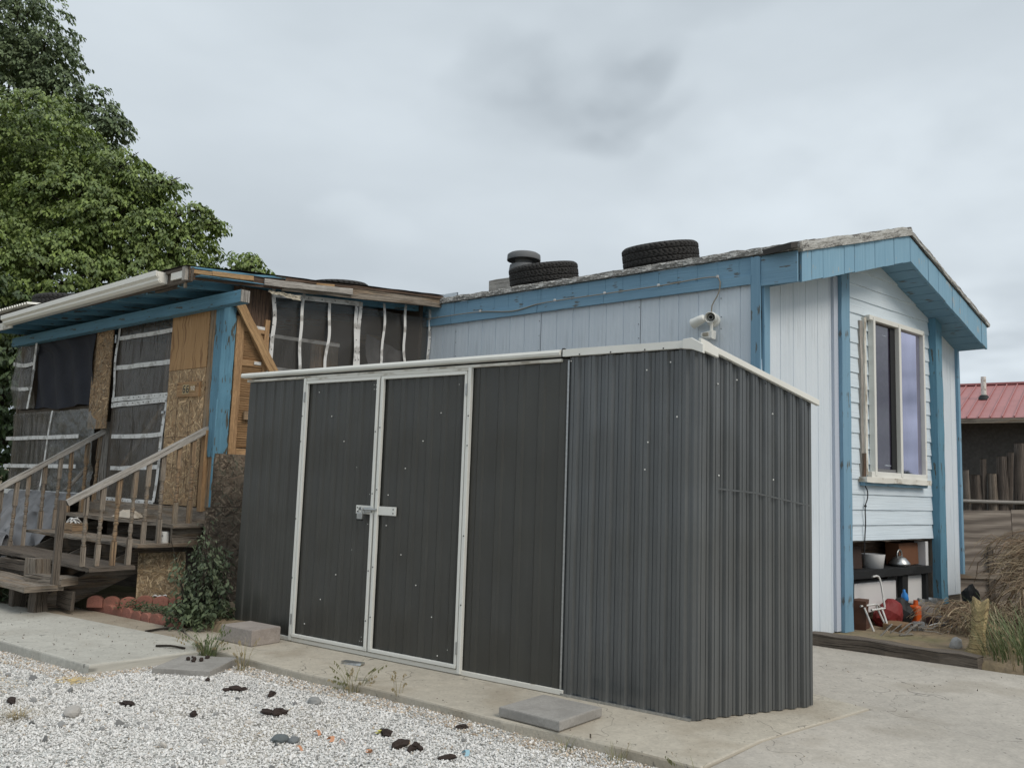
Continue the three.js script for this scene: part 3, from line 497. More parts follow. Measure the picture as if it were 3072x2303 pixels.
// floodlight with motion sensor on the long wall
{
  const t = thing('security_light', 'white twin head floodlight with motion sensor on the pale blue wall', 'floodlight', FL.clone().multiply(local([-.43, 2.715, 0]))), W = WORLD.get(t), w = std({ color: 0xe6e6e0, roughness: .4 });
  const cz = (a, b, h) => { const g = new THREE.CylinderGeometry(a, b, h, 24); g.rotateX(Math.PI / 2); return g; };
  part(t, 'base_plate', cz(.055, .06, .03), w, W, [.0, .0, .015]);
  part(t, 'knuckle', cz(.03, .036, .06), w, W, [.0, .01, .05]);
  const head = lathe([[0, -.055], [.02, -.055], [.034, -.045], [.04, -.01], [.044, .05], [.048, .075], [.043, .078], [.036, .04], [.03, .03], [0, .03]], 24); head.rotateX(Math.PI / 2);
  const h1 = part(t, 'lamp_head', head, w, W, [.03, .012, .1], [.25, .25, 0]); part(h1, 'lens', cz(.03, .03, .006), M.black, WORLD.get(h1), [0, 0, .036]); part(h1, 'reflector', new THREE.TorusGeometry(.02, .004, 8, 20), M.zinc, WORLD.get(h1), [0, 0, .044]);
  part(t, 'lamp_head', head, w, W, [-.1, .0, .07], [.3, -1.75, 0]);
  part(t, 'arm', new THREE.CylinderGeometry(.014, .014, .09, 12), w, W, [.0, -.06, .05]);
  const s = part(t, 'sensor', prism([[-.052, -.03], [.05, -.042], [.055, .03], [-.06, .012]], .06, .008), w, W, [-.02, -.13, .03]); part(s, 'sensor_lens', box(.055, .03, .01, .004), plain(0x9b9484, .4), W, [-.03, -.133, .1]);
  part(t, 'screw', new THREE.SphereGeometry(.005, 8, 6), M.screw, W, [.02, .055, .1]);
  const c = thing('power_cable', 'thin beige cable clipped along the blue band to the floodlight', 'cable', FL), cp = [[-3.96, 3.073], [-3.144, 3.07], [-2.678, 3.03], [-2.373, 3.066], [-2.141, 3.074], [-1.547, 3.076], [-.96, 3.078], [-.378, 3.08]];
  part(c, 'cable', tube([...cp.map(([x, y]) => [x, y, .042]), [-.355, 3.05, .044], [-.37, 2.94, .04], [-.43, 2.84, .04], [-.435, 2.75, .04]], .0055, 90, 6), M.cable, FL);
  for (const [x, y] of [cp[1], cp[4], cp[5], cp[6], cp[7]]) part(c, 'cable_clip', box(.026, .022, .014, .004), M.strap, FL, [x, y + .008, .046]);
  const k = thing('loose_wire', 'black wire dangling below the window sill over lap siding', 'wire', FG);
  part(k, 'wire', tube([[1.612, 1.345, .05], [1.655, 1.3, .05], [1.652, 1.23, .05], [1.622, 1.165, .045], [1.62, 1.0, .045], [1.613, .868, .04], [1.608, .62, .03]], .006, 50, 6), M.cableBlack, FG); part(k, 'knot', lump(.012, 1, .2, 3), M.cableBlack, FG, [1.622, 1.16, .045]);
}
// tyres lying on the roofs
function tyre(Rad, wd, seed, blocks) {
  const prof = [], n = 26; // half loop over sidewall, tread, sidewall
  const pts = [[.6, -.36], [.66, -.46], [.8, -.52], [.92, -.5], [.975, -.43], [1, -.36], [1, -.2], [1, -.07], [1, .07], [1, .2], [1, .36], [.975, .43], [.92, .5], [.8, .52], [.66, .46], [.6, .36], [.58, .2], [.58, -.2], [.6, -.36]];
  const seg = 200, pos = [], uv = [], idx = [], fine = [];
  for (let i = 0; i + 1 < pts.length; i++) { const m = i >= 4 && i < 11 ? 4 : 2; for (let k = 0; k < m; k++) fine.push([mix(pts[i][0], pts[i + 1][0], k / m), mix(pts[i][1], pts[i + 1][1], k / m), i]); } fine.push([...pts[pts.length - 1], 0]);
  for (let j = 0; j <= seg; j++) for (const [r, y] of fine) {
    let a = j / seg * Math.PI * 2, rr = r;
    if (r > .94) { const z = (j / seg * blocks + (Math.abs(y) < .15 ? .5 : 0) + Math.abs(((y * 7 + 20) % 2) - 1) * .45) % 1, g = Math.abs(Math.abs(y) - .16) < .022 || (z < .2); if (g) rr -= .035; }
    pos.push(rr * Rad * Math.cos(a), y * wd, rr * Rad * Math.sin(a)); uv.push(j / seg * 2, y);
  }
  const w = fine.length; for (let j = 0; j < seg; j++) for (let i = 0; i + 1 < w; i++) { const a = j * w + i; idx.push(a, a + 1, a + w + 1, a, a + w + 1, a + w); }
  return geo(pos, uv, idx);
}
{
  const put = (name, label, g, f, p, r) => tag(part(scene, name, g, M.rubber, f, p, r), label, 'tyre', 'old tyres weighing down the roofs');
  const tg = tyre(.375, .215, 1, 56), tg2 = tyre(.37, .21, 2, 48), roofY = z => 3.285 - z * .255, tilt = Math.atan(.255);
  put('car_tyre', 'black tyre lying on the roof edge beside the round roof vent', tg, FL, [-2.66, roofY(-.42) + .108, -.42], [tilt * .8, 0, .01]);
  put('car_tyre', 'black tyre lying on the mobile home roof above the floodlight', tg2, FL, [-1.22, roofY(-.42) + .105, -.42], [tilt * .8, 0, .015]);
}
// ------------------------------------------------------------------ enclosed porch
const porch = thing('enclosed_porch', 'patched wooden porch closed in with strand board, screens and plastic', 'porch', PF);
{
  const P = (n, g, m, p, r) => part(porch, n, g, m, PF, p, r), S = (n, g, m, p, r) => part(porch, n, g, m, PS, p, r);
  const quad = (s0, s1, h0, h1, z, n, m, bow = 0, seed = 1, su = 1) => P(n, sheet((u, v) => [-mix(s0, s1, u), mix(h0, h1, v), z + bow * (fbm(u, v, 3, 3, 3, seed) - .5)], 16, 16, Math.abs(s1 - s0), h1 - h0), m);
  // frame: post, beam, studs, floor, rafters
  P('post', board(.135, 1.44, .135, .003), M.bluePost, [-.03, 2.13, 0]);
  P('post', board(.12, .5, .12, .003), M.oldTan, [-.03, 1.19, -.01]);
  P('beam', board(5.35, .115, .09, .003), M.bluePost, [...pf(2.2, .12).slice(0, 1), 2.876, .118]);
  P('beam_end', box(.012, .11, .088), M.greyWood, [.462, 2.876, .118]);
  P('stud', board(.13, 1.93, .05), M.oldTan, [-.175, 1.92, .02]); P('stud', board(.05, 1.95, .07), M.darkWood, [-.96, 1.9, -.04]); P('stud', board(.06, 1.95, .07), M.darkWood, [-2.25, 1.9, -.05]); P('stud', board(.07, 1.95, .07), M.darkWood, [-4.9, 1.9, -.05]); P('stud', board(.06, 1.95, .07), M.darkWood, [-2.75, 1.9, -.06]);
  P('rail', board(2.2, .06, .05), M.darkWood, [-3.8, 1.965, -.03]);
  const fl = (s0, s1, o0, o1, y0, y1, n, m) => { const pos = []; for (const y of [y0, y1]) for (const o of [o0, o1]) for (const s of [s0, s1]) pos.push(...pf(s, o, y)); P(n, flat(geo(pos, null, [0, 1, 3, 0, 3, 2, 4, 7, 5, 4, 6, 7, 0, 5, 1, 0, 4, 5, 2, 3, 7, 2, 7, 6, 0, 2, 6, 0, 6, 4, 1, 5, 7, 1, 7, 3])), m); };
  fl(.02, 4.95, .02, -2.28, .84, .92, 'floor', M.darkWood);
  fl(4.93, 4.98, .0, -2.28, .0, 3.2, 'end_wall', M.osbGrey); fl(.0, 4.93, -2.2, -2.24, .92, 3.26, 'back_wall', M.greyWood2);
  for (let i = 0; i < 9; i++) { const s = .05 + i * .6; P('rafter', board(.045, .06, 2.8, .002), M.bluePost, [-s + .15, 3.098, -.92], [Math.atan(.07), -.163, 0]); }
  // roof
  const rt = (s, o) => { const q = pf(s, o); return [q[0], 3.125 + (.5 - o) * .072, q[2]]; };
  const roofPos = []; for (const th of [0, -.03]) for (const [s, o] of [[-.18, .52], [5.3, .52], [5.3, -2.5], [-.18, -2.5]]) { const q = rt(s, o); roofPos.push(q[0], q[1] + th, q[2]); }
  P('roof_deck', flat(geo(roofPos, null, [0, 2, 1, 0, 3, 2, 4, 5, 6, 4, 6, 7, 0, 1, 5, 0, 5, 4, 1, 2, 6, 1, 6, 5, 2, 3, 7, 2, 7, 6, 3, 0, 4, 3, 4, 7])), M.darkWood);
  P('roofing_felt', sheet((u, v) => { const q = rt(mix(-.215, 3.4, u), mix(.54, -2.4, v)); return [q[0], q[1] + .008 + .014 * (fbm(u, v, 20, 14, 3, 840) - .3), q[2]]; }, 50, 40, 3.6, 3), M.felt);
  P('corrugated_sheet', sheet((u, v) => { const s = mix(3.2, 5.35, u), q = rt(s, mix(.6, -2.4, v)); return [q[0], q[1] + .035 + .016 * Math.sin(s * 6.283 / .075), q[2]]; }, 230, 2, 2.2, 3), M.whiteDirty);
  // front fascia and gutter
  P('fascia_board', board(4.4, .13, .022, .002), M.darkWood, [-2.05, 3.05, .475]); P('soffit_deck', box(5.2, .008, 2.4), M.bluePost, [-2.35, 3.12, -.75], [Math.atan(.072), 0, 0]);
  const gp = [[0, .1], [.006, .1], [.006, .006], [.06, .004], [.078, .02], [.074, .04], [.1, .062], [.104, .098], [.112, .098], [.11, .054], [.084, .036], [.088, .016], [.066, -.004], [0, -.002]];
  const gg = prism(gp.map(([x, y]) => [x * 1.05, y * 1.1]), 3.78); gg.rotateY(-Math.PI / 2); P('gutter', gg, M.gutter, [-.28, 3.01, .488], [0, 0, .012]);
  P('gutter_end_cap', prism([[0, .1], [.108, .1], [.1, .06], [.078, .04], [.08, .02], [.06, 0], [0, 0]], .004).rotateY(-Math.PI / 2), M.gutter, [-.275, 3.012, .49], [0, 0, 0], [1, 1.1, 1.05]);
  P('trim_board', box(.24, .1, .02, .003), M.gutter, [-.06, 3.075, .5]); P('trim_board', board(.05, .125, .05), M.greyWood, [.075, 3.06, .5]); P('splinter', board(.03, .06, .02), M.oldTan, [.03, 2.97, .47]); P('trim_board', board(.5, .03, .04), M.darkWood, [-.35, 2.99, .42]);
  P('flashing', board(1.5, .085, .02, .002), M.whiteDirty, [-4.72, 2.975, .5]);
  // rotten rim boards of the side, from the eave back to the house
  const rim = (o0, o1, dy, h, n, m, out = 0) => { const a = rt(-.2 - out, o0), b = rt(-.2 - out, o1), L = Math.hypot(b[0] - a[0], b[2] - a[2]); P(n, board(.026, h, L, .004), m, [(a[0] + b[0]) / 2, (a[1] + b[1]) / 2 + dy, (a[2] + b[2]) / 2], [Math.atan(.072), -.163, 0]); };
  rim(.5, -.42, -.065, .115, 'rim_board', M.rotWood); rim(.47, .03, -.052, .03, 'rim_splinter', M.orangeWood, .016); rim(.3, -.1, -.05, .045, 'rim_splinter', M.orangeWood, .018); rim(.5, -.42, -.018, .016, 'rim_splinter', M.bluePost, .013);
  rim(-.4, -2.58, -.085, .1, 'rim_board', M.greyWood2); rim(-.2, -1.16, -.075, .06, 'rim_board', M.greyWood, .03); rim(-.42, -2.4, -.022, .03, 'rim_board', M.rotWood, .012); rim(-.75, -.95, -.04, .03, 'rim_splinter', M.orangeWood, .022);
  S('torn_cloth', sheet((u, v) => [mix(.3, .64, u), 3.035 - .022 * v - .03 * u * v + .02 * (fbm(u, v, 9, 3, 3, 850) - .5), .2 + .05 * (fbm(u, v, 12, 4, 3, 853) - .5)], 30, 6, .5, .1), plain(0xb4ad9d, .9));
  // front wall: strand board and plywood
  const bd = (s0, s1, h0, h1, z, m, n = 'wall_board', th = .014, rz = 0) => P(n, box(s1 - s0, h1 - h0, th, .002), m, [-(s0 + s1) / 2, (h0 + h1) / 2, z], [0, 0, rz]);
  tag(bd(.245, .955, 2.278, 2.9, .04, M.ply), 'orange plywood sheet above the house number');
  bd(.245, .945, .94, 2.274, .042, M.osb); bd(2.262, 2.72, 1.715, 2.86, .04, M.osbOld, 'wall_board', .014, .008);
  bd(.49, .494, 1.1, 2.26, .05, M.rotWood, 'saw_line', .003); bd(.73, .734, 1.2, 2.26, .05, M.rotWood, 'saw_line', .003); bd(.25, .945, 1.602, 1.606, .05, M.rotWood, 'saw_line', .003);
  // screen door
  const dr = quad(1.0, 2.2, 2.07, 2.85, .0, 'door', M.mesh, .02, 3), Dp = (n, g, m, p, r) => part(dr, n, g, m, PF, p, r);
  quad(1.04, 2.2, .95, 1.99, .0, 'door', M.mesh, .02, 5);
  const strapH = (s0, s1, y0, y1, w, z, sag = .012, parent = porch, n = 'strap', seed = 1) => part(parent, n, sheet((u, v) => [-mix(s0, s1, u), mix(y0, y1, u) + (v - .5) * w - sag * Math.sin(u * 3.14) + .008 * (fbm(u, .5, 5, 2, 2, seed) - .5), z + .006 * Math.sin(u * 9 + seed)], 24, 2, Math.abs(s1 - s0), w), M.strap, PF);
  const strapV = (s0, s1, y0, y1, w, z, wob = .012, parent = porch, n = 'strap', seed = 1, f = PF, m = M.strap) => part(parent, n, sheet((u, v) => [-mix(s0, s1, v) + (u - .5) * w + wob * Math.sin(v * 8 + seed) * (.4 + .8 * hash(seed, 3, 5)), mix(y0, y1, v), z + .01 * Math.sin(v * 7 + seed)], 2, 30, w, Math.abs(y1 - y0)), m, f);
  strapH(.97, 2.2, 2.712, 2.724, .045, .014, .004, dr, 'strap', 2); strapH(.98, 2.19, 2.386, 2.394, .05, .014, .004, dr, 'strap', 4);
  strapH(.99, 2.215, 2.044, 2.036, .05, .02, 0, dr, 'strap', 6); strapH(1.0, 2.22, 1.992, 1.972, .05, .022, 0, dr, 'strap', 7);
  strapH(1.05, 2.18, 1.643, 1.631, .045, .014, .012, dr, 'strap', 8); strapH(1.09, 2.14, 1.305, 1.281, .042, .014, .004, dr, 'strap', 9); strapH(1.12, 2.2, .942, .945, .05, .02, 0, dr, 'strap', 10);
  strapV(2.2, 2.215, 2.86, 2.03, .05, .018, .002, dr, 'strap', 11); strapV(1.0, 1.12, 2.03, .95, .055, .02, .006, dr, 'strap', 12);
  const dot = new THREE.SphereGeometry(.006, 6, 4);
  for (let i = 0; i < 11; i++) { Dp('nail', dot, M.screw, [-mix(1.02, 2.18, i / 10), 2.042, .024]); Dp('nail', dot, M.screw, [-mix(1.02, 2.18, i / 10), 1.983, .026]); Dp('nail', dot, M.screw, [-mix(1.02, 2.2, i / 10) - .03, .945, .024]); }
  for (let i = 0; i < 9; i++) { Dp('nail', dot, M.screw, [-mix(1.01, 1.11, i / 8), mix(1.98, 1.0, i / 8), .032]); Dp('nail', dot, M.screw, [-2.206, mix(2.8, 2.1, i / 8), .03]); }
  Dp('latch', box(.05, .03, .02, .004), M.zinc, [-1.03, 1.86, .035]); Dp('hinge', box(.02, .09, .012), M.zinc, [-2.225, 2.72, .03]);
  // inside: dim studs and a door brace seen through the screens
  P('brace', board(.05, 1.1, .04), M.oldTan, [-1.75, 1.6, -.12], [0, 0, -.9]); for (const s of [1.35, 1.72, 2.02]) P('inner_stud', board(.07, 1.9, .05), M.oldTan, [-s, 1.9, -.5]);
  // black tarp, hung from the beam by white buttons
  P('tarp', sheet((u, v) => { const s = mix(2.66, mix(4.86, 4.24, sm(.05, .3, v)), u); return [-s, mix(2.93, 1.985 + .02 * Math.sin(u * 9), v) - .02 * Math.abs(Math.sin(u * 15.7)) * (1 - v), .06 + .035 * (fbm(u + v * .25, v, 7, 2, 3, 860) - .5) + .03 * Math.sin(u * 20 + v * 5) * (.3 + v * .5)]; }, 60, 30, 2, 1), M.blackCloth);
  for (const s of [2.73, 2.98, 3.42, 3.85, 4.2, 4.75]) P('tarp_button', new THREE.SphereGeometry(.022, 10, 8), M.strap, [-s, 2.915, .09], [0, 0, 0], [.7, 1, .5]);
  // small screen at the far corner
  quad(4.22, 4.93, 2.0, 2.88, .09, 'screen', M.mesh, .1, 9); strapH(4.2, 4.93, 2.885, 2.892, .07, .1, 0, porch, 'strap', 13); strapV(4.21, 4.3, 2.9, 1.99, .06, .11, .025, porch, 'strap', 14); strapH(4.26, 4.96, 2.575, 2.61, .05, .1, .03, porch, 'strap', 15); strapH(4.28, 4.95, 2.26, 2.29, .045, .1, .02, porch, 'strap', 16);
  for (let i = 0; i < 7; i++) P('nail', dot, M.screw, [-4.22 - i * .012, 2.82 - i * .12, .125]);
  // lower sheeting: clear plastic with straps, crumpled on the door side, turned spindles behind it
  quad(3.6, 4.9, .97, 1.95, .05, 'plastic_sheet', M.mesh, .05, 11); P('plastic_sheet', sheet((u, v) => [-mix(2.5, 3.66, u), mix(.95, 1.95, v), .05 + .09 * (fbm(u, v, 7, 7, 4, 870) - .5)], 60, 60, 1.1, 1), M.plastic);
  strapH(2.75, 4.86, 1.63, 1.618, .045, .125, .0, porch, 'strap', 17); strapH(2.75, 4.83, 1.29, 1.275, .045, .125, .0, porch, 'strap', 18); strapV(3.6, 3.78, 1.95, .95, .045, .09, .02, porch, 'strap', 19); strapH(2.6, 4.95, .965, .95, .06, .07, 0, porch, 'strap', 20);
  const sp = lathe([[.028, 0], [.028, .25], [.014, .27], [.026, .36], [.013, .44], [.024, .54], [.013, .6], [.028, .64], [.028, .98]], 10);
  for (let i = 0; i < 7; i++) P('spindle', sp, M.greyWood, [-3.78 - i * .16, .93, -.1]);
  P('skirting_board', board(2.4, .9, .02), M.darkWood, [-3.8, .47, -.02]); P('skirting_board', board(2.3, .14, .03), M.greyWood2, [-1.25, .86, .03]); P('skirting_board', board(2.3, .75, .02), M.darkWood, [-1.2, .4, -.12]);
  // side wall: shutter of louvre slats, brace, vinyl windows, strand board below
  S('stile', board(.075, 1.35, .03), M.tanWood, [.118, 2.1, .02]); S('stile', board(.05, 1.35, .03), M.tanWood, [.39, 2.1, .02]);
  for (const y of [1.475, 2.33, 2.66]) S('shutter_rail', board(.25, .06, .026), M.tanWood, [.27, y, .02]);
  S('shutter_back', box(.25, 1.2, .006), M.darkWood, [.27, 2.08, -.005]);
  for (let i = 0; i < 36; i++) { const y = 1.53 + i * .0225; if (Math.abs(y - 2.33) < .035) continue; S('slat', board(.225, .03, .007, .001), M.tanWood, [.265, y, .012], [.6, 0, R(-.012, .012)]); }
  for (let i = 0; i < 12; i++) S('slat', board(.225, .03, .007, .001), M.tanWood, [.265, 2.375 + i * .0225, .012], [.6, 0, R(-.012, .012)]);
  S('outlet_box', box(.09, .085, .03, .004), M.oldTan, [.245, 1.82, .05]);
  S('brown_board', box(.4, .42, .012), M.rotWood, [.24, 2.86, .0]); S('strap', box(.1, .03, .006), M.strap, [.33, 2.685, .03]); S('strap', box(.07, .03, .006), M.strap, [.31, 2.335, .04]);
  S('brace', board(.085, .82, .04), M.orangeWood, [.27, 2.575, .075], [0, 0, .56]);
  S('wall_board', box(.5, .49, .014), M.osbGrey, [.2, 1.2, .05]); S('wall_board', box(.62, .96, .014), M.osbGrey, [.2, .47, .08]); S('wall_board', box(1.85, 1.4, .012), M.osbGrey, [1.38, .95, -.02]); S('wall_board', box(.32, .7, .012), M.osbGrey, [.3, 1.8, -.03]);
  S('edge_strip', box(.012, 1.9, .02), M.bluePost, [-.075, 1.0, .07]);
  const vin = (x0, x1, seed) => S('vinyl_window', sheet((u, v) => [mix(x0, x1, u), mix(1.6, 3.08, v), .02 + .05 * (fbm(u, v, 3, 4, 3, seed) - .5)], 20, 24, x1 - x0, 1.5), M.vinyl);
  vin(.42, 1.37, 880); vin(1.39, 2.3, 884);
  const sv = (x, w, seed, y1 = 3.1, wob = .012) => part(porch, 'strap', sheet((u, v) => [x + (u - .5) * w + wob * (Math.sin(v * 9 + seed * 2.3) + .5 * Math.sin(v * 17 + seed)), mix(1.9, y1, v), .055 + .012 * Math.sin(v * 8 + seed)], 2, 40, w, 1.2), M.strap, PS);
  sv(.435, .04, 1); sv(.74, .032, 2); sv(1.04, .032, 3); sv(1.365, .04, 4, 3.12, .003); sv(1.405, .04, 5, 3.12, .002); sv(1.7, .03, 6, 3.15); sv(1.98, .032, 7, 3.18, .02); sv(2.3, .036, 8, 3.18, .003);
  for (const x of [.43, 1.362, 1.408, 2.3]) for (let i = 0; i < 8; i++) S('nail', dot, M.screw, [x + R(-.006, .006), 2.25 + i * .115 + R(-.02, .02), .075]);
  S('strap', sheet((u, v) => [mix(.42, 1.4, u), mix(3.035, 3.1, u) + (v - .5) * .05, .05], 12, 1, 1, .05), M.strap); for (let i = 0; i < 6; i++) S('nail', dot, M.screw, [.5 + i * .15, 3.04 + i * .01, .056]);
  S('inner_strap', box(1.0, .035, .006), M.strap, [.8, 2.66, -.16]); S('inner_strap', box(.9, .035, .006), M.strap, [.75, 2.33, -.16]); S('inner_board', box(.32, .62, .02), M.oldTan, [1.2, 2.4, -.3]); S('inner_board', box(.7, 1.1, .02), M.darkWood, [.75, 2.2, -.6]);
  S('inner_blanket', sheet((u, v) => [mix(1.72, 2.25, u) + .05 * Math.sin(v * 5), mix(1.9, 2.85, v) - .15 * u * v, -.25 + .12 * (fbm(u, v, 5, 4, 3, 890) - .5)], 20, 20), M.greyTarp); S('inner_box', box(.24, .12, .2, .01), M.oldTan, [1.85, 2.82, -.5], [0, .3, .05]);
}
// house number plaque
{
  const t = thing('number_plaque', 'small wooden plaque reading 66 1/2 on the strand board', 'sign', PF.clone().multiply(local([-.515, 2.07, .062], [0, 0, -.02]))), W = WORLD.get(t);
  part(t, 'board', board(.42, .145, .02, .003), M.tanWood, W);
  const label = (n, txt, w, h, x, y, px, bg, fg) => { const g = new THREE.PlaneGeometry(w, h); part(t, n, g, std({ map: canvasTex(256, Math.round(256 * h / w), (c, W2, H2) => { c.fillStyle = bg; c.fillRect(0, 0, W2, H2); c.fillStyle = fg; c.font = `bold ${px}px sans-serif`; c.textAlign = 'center'; c.textBaseline = 'middle'; c.fillText(txt, W2 / 2, H2 / 2 + 4); }), roughness: .6 }), W, [x, y, .0155]); };
  label('numeral', '6', .062, .096, -.058, .0, 430, '#a8946c', '#101214'); label('numeral', '6', .062, .096, .006, .0, 430, '#a8946c', '#101214'); label('numeral', '1/2', .1, .075, .1, .01, 140, '#9a7e56', '#cfccc2');
  for (const x of [-.19, .19]) part(t, 'nail', new THREE.SphereGeometry(.006, 6, 5), M.screw, W, [x, .05, .014]);
}
{
  const g = tyre(.36, .2, 3, 40);
  tag(part(scene, 'car_tyre', g, M.rubber, PF, [-3.9, 3.31, -.05], [.07, .3, .02]), 'black tyre lying on the corrugated end of the porch roof', 'tyre', 'old tyres weighing down the roofs');
  tag(part(scene, 'car_tyre', tyre(.33, .17, 4, 34), M.rubber, PF, [-.2, 3.31, -1.45], [.07, 0, -.03]), 'black tyre with chunky tread on the felt porch roof', 'tyre', 'old tyres weighing down the roofs');
}
// stairs up to the porch
{
  const t = thing('wooden_stairs', 'weathered wooden porch stairs with turned spindles and sloping handrails', 'stairs', PF);
  const P = (n, g, m, p, r) => part(t, n, g, m, PF, p, r);
  const tr = (n, s0, s1, o, h, d, m, th = .032, rz = 0) => { const q = pf((s0 + s1) / 2, o, h); P(n, board(s1 - s0, th, d, .005), m, [q[0], h - th / 2, q[2]], [0, 0, rz]); };
  tr('tread', .03, 2.5, .2, .79, .32, M.greyWood2); tr('tread', .03, 2.5, .5, .612, .32, M.greyWood2, .032, .004); tr('tread', .03, 2.48, .84, .43, .4, M.darkWood, .034, -.004); tr('tread', .3, 3.6, 1.26, .255, .32, M.greyWood2, .04);
  tr('landing_board', .02, 2.5, .03, .905, .06, M.greyWood2, .13); tr('riser', .2, 1.3, .12, .76, .02, M.darkWood, .16); tr('riser', .9, 1.9, 1.04, .36, .03, M.darkWood, .11); tr('riser', .3, 1.0, 1.02, .2, .03, M.darkWood, .16);
  for (const s of [.6, 1.5, 2.4]) { const pts = [[-.05, .72], [.35, .55], [.68, .38], [1.02, .2], [1.14, .12], [1.14, .03], [.95, .03], [-.05, .5]]; part(t, 'stringer', prism(pts, .04), M.greyWood2, frame(-2.741 - .7618 * s, -8.125 - .6478 * s, 40.38 + 180), [0, 0, 0]); }
  const blk = (n, s, o, y, w, h, d, m, r = 0) => { const q = pf(s, o); P(n, board(w, h, d, .008), m, [q[0], y, q[2]], [0, r, 0]); };
  blk('support_block', 1.55, 1.2, .08, .12, .3, .14, M.greyWood2); blk('support_block', 1.0, 1.2, .07, .1, .3, .12, M.darkWood); blk('support_block', .55, 1.2, .07, .1, .3, .12, M.darkWood, .2); blk('loose_plank', .55, 1.12, .285, .5, .07, .16, M.greyWood2, .25); blk('loose_plank', 1.5, 1.06, .33, .7, .09, .06, M.darkWood, .06); blk('post_base', .85, 1.12, .33, .2, .22, .14, M.greyWood2, .1);
  blk('side_plank', .12, .18, .68, .03, .2, .3, M.greyWood2);
  // rails: planes at s = .12 and s = 2.42
  const bal = (L) => { const sq = .02, c = [[.014, .0]], e = L * .27, f = L * .3; const mid = L - e - f, prof = [[.0, e - .005], [.017, e], [.02, e + .012], [.012, e + .025], [.019, e + mid * .2], [.013, e + mid * .42], [.02, e + mid * .46], [.02, e + mid * .5], [.013, e + mid * .54], [.019, e + mid * .75], [.012, e + mid - .025], [.02, e + mid - .012], [.017, e + mid], [0, e + mid + .005]]; const b1 = new THREE.BoxGeometry(.04, e, .04); b1.translate(0, e / 2, 0); const b2 = new THREE.BoxGeometry(.04, f, .04); b2.translate(0, L - f / 2, 0); return mergeGeometries([boxUV(b1, .036, e, .036), boxUV(b2, .036, f, .036), lathe(prof.map(([r, y]) => [r * 1.1, y]), 10)]); };
  const rail = (s, list, L0, L1, h0, h1, mat) => {
    const f = frame(-2.741 - .7618 * s, -8.125 - .6478 * s, 220.38), a = Math.atan2(h1 - h0, L1 - L0), len = Math.hypot(h1 - h0, L1 - L0);
    const hr = part(t, 'handrail', board(len, .05, .09, .003), mat, f, [(L0 + L1) / 2, (h0 + h1) / 2, 0], [0, 0, a]);
    for (const [o, b, bm] of list) { const top = mix(h0, h1, (o - L0) / (L1 - L0)) - .02; part(t, 'baluster', bal(top - b), bm ?? (rnd() < .55 ? M.oldTan : M.greyWood2), f, [o, b, 0], [R(-.015, .015), R(-.2, .2), R(-.02, .02)]); }
    return f;
  };
  const f1 = rail(.12, [[.165, .79], [.296, .79], [.43, .612], [.565, .612], [.68, .43], [.81, .43], [.937, .43], [1.05, .43, M.greyWood2]], -.03, 1.215, 1.72, .965, M.greyWood);
  part(t, 'rail_post', board(.07, .76, .09, .003), M.tanWood, f1, [.05, 1.28, 0]); part(t, 'newel_post', board(.058, .7, .058, .004), M.darkWood, f1, [1.25, .64, 0]);
  const f2 = rail(2.42, [[.035, .79], [.15, .79], [.29, .79], [.41, .612], [.545, .612], [.69, .43], [.815, .255], [.94, .255]], -.02, 1.25, 1.69, .84, M.greyWood);
  part(t, 'rail_post', board(.08, 1.0, .08, .003), M.greyWood, f2, [-.03, 1.3, .02]); part(t, 'newel_post', board(.09, .8, .09), M.greyWood2, f2, [1.22, .5, 0]);
  part(t, 'brace', tube([[.1, 1.28, .1], [.3, 1.02, .1]], .022, 4, 8), M.greyWood, f2);
}
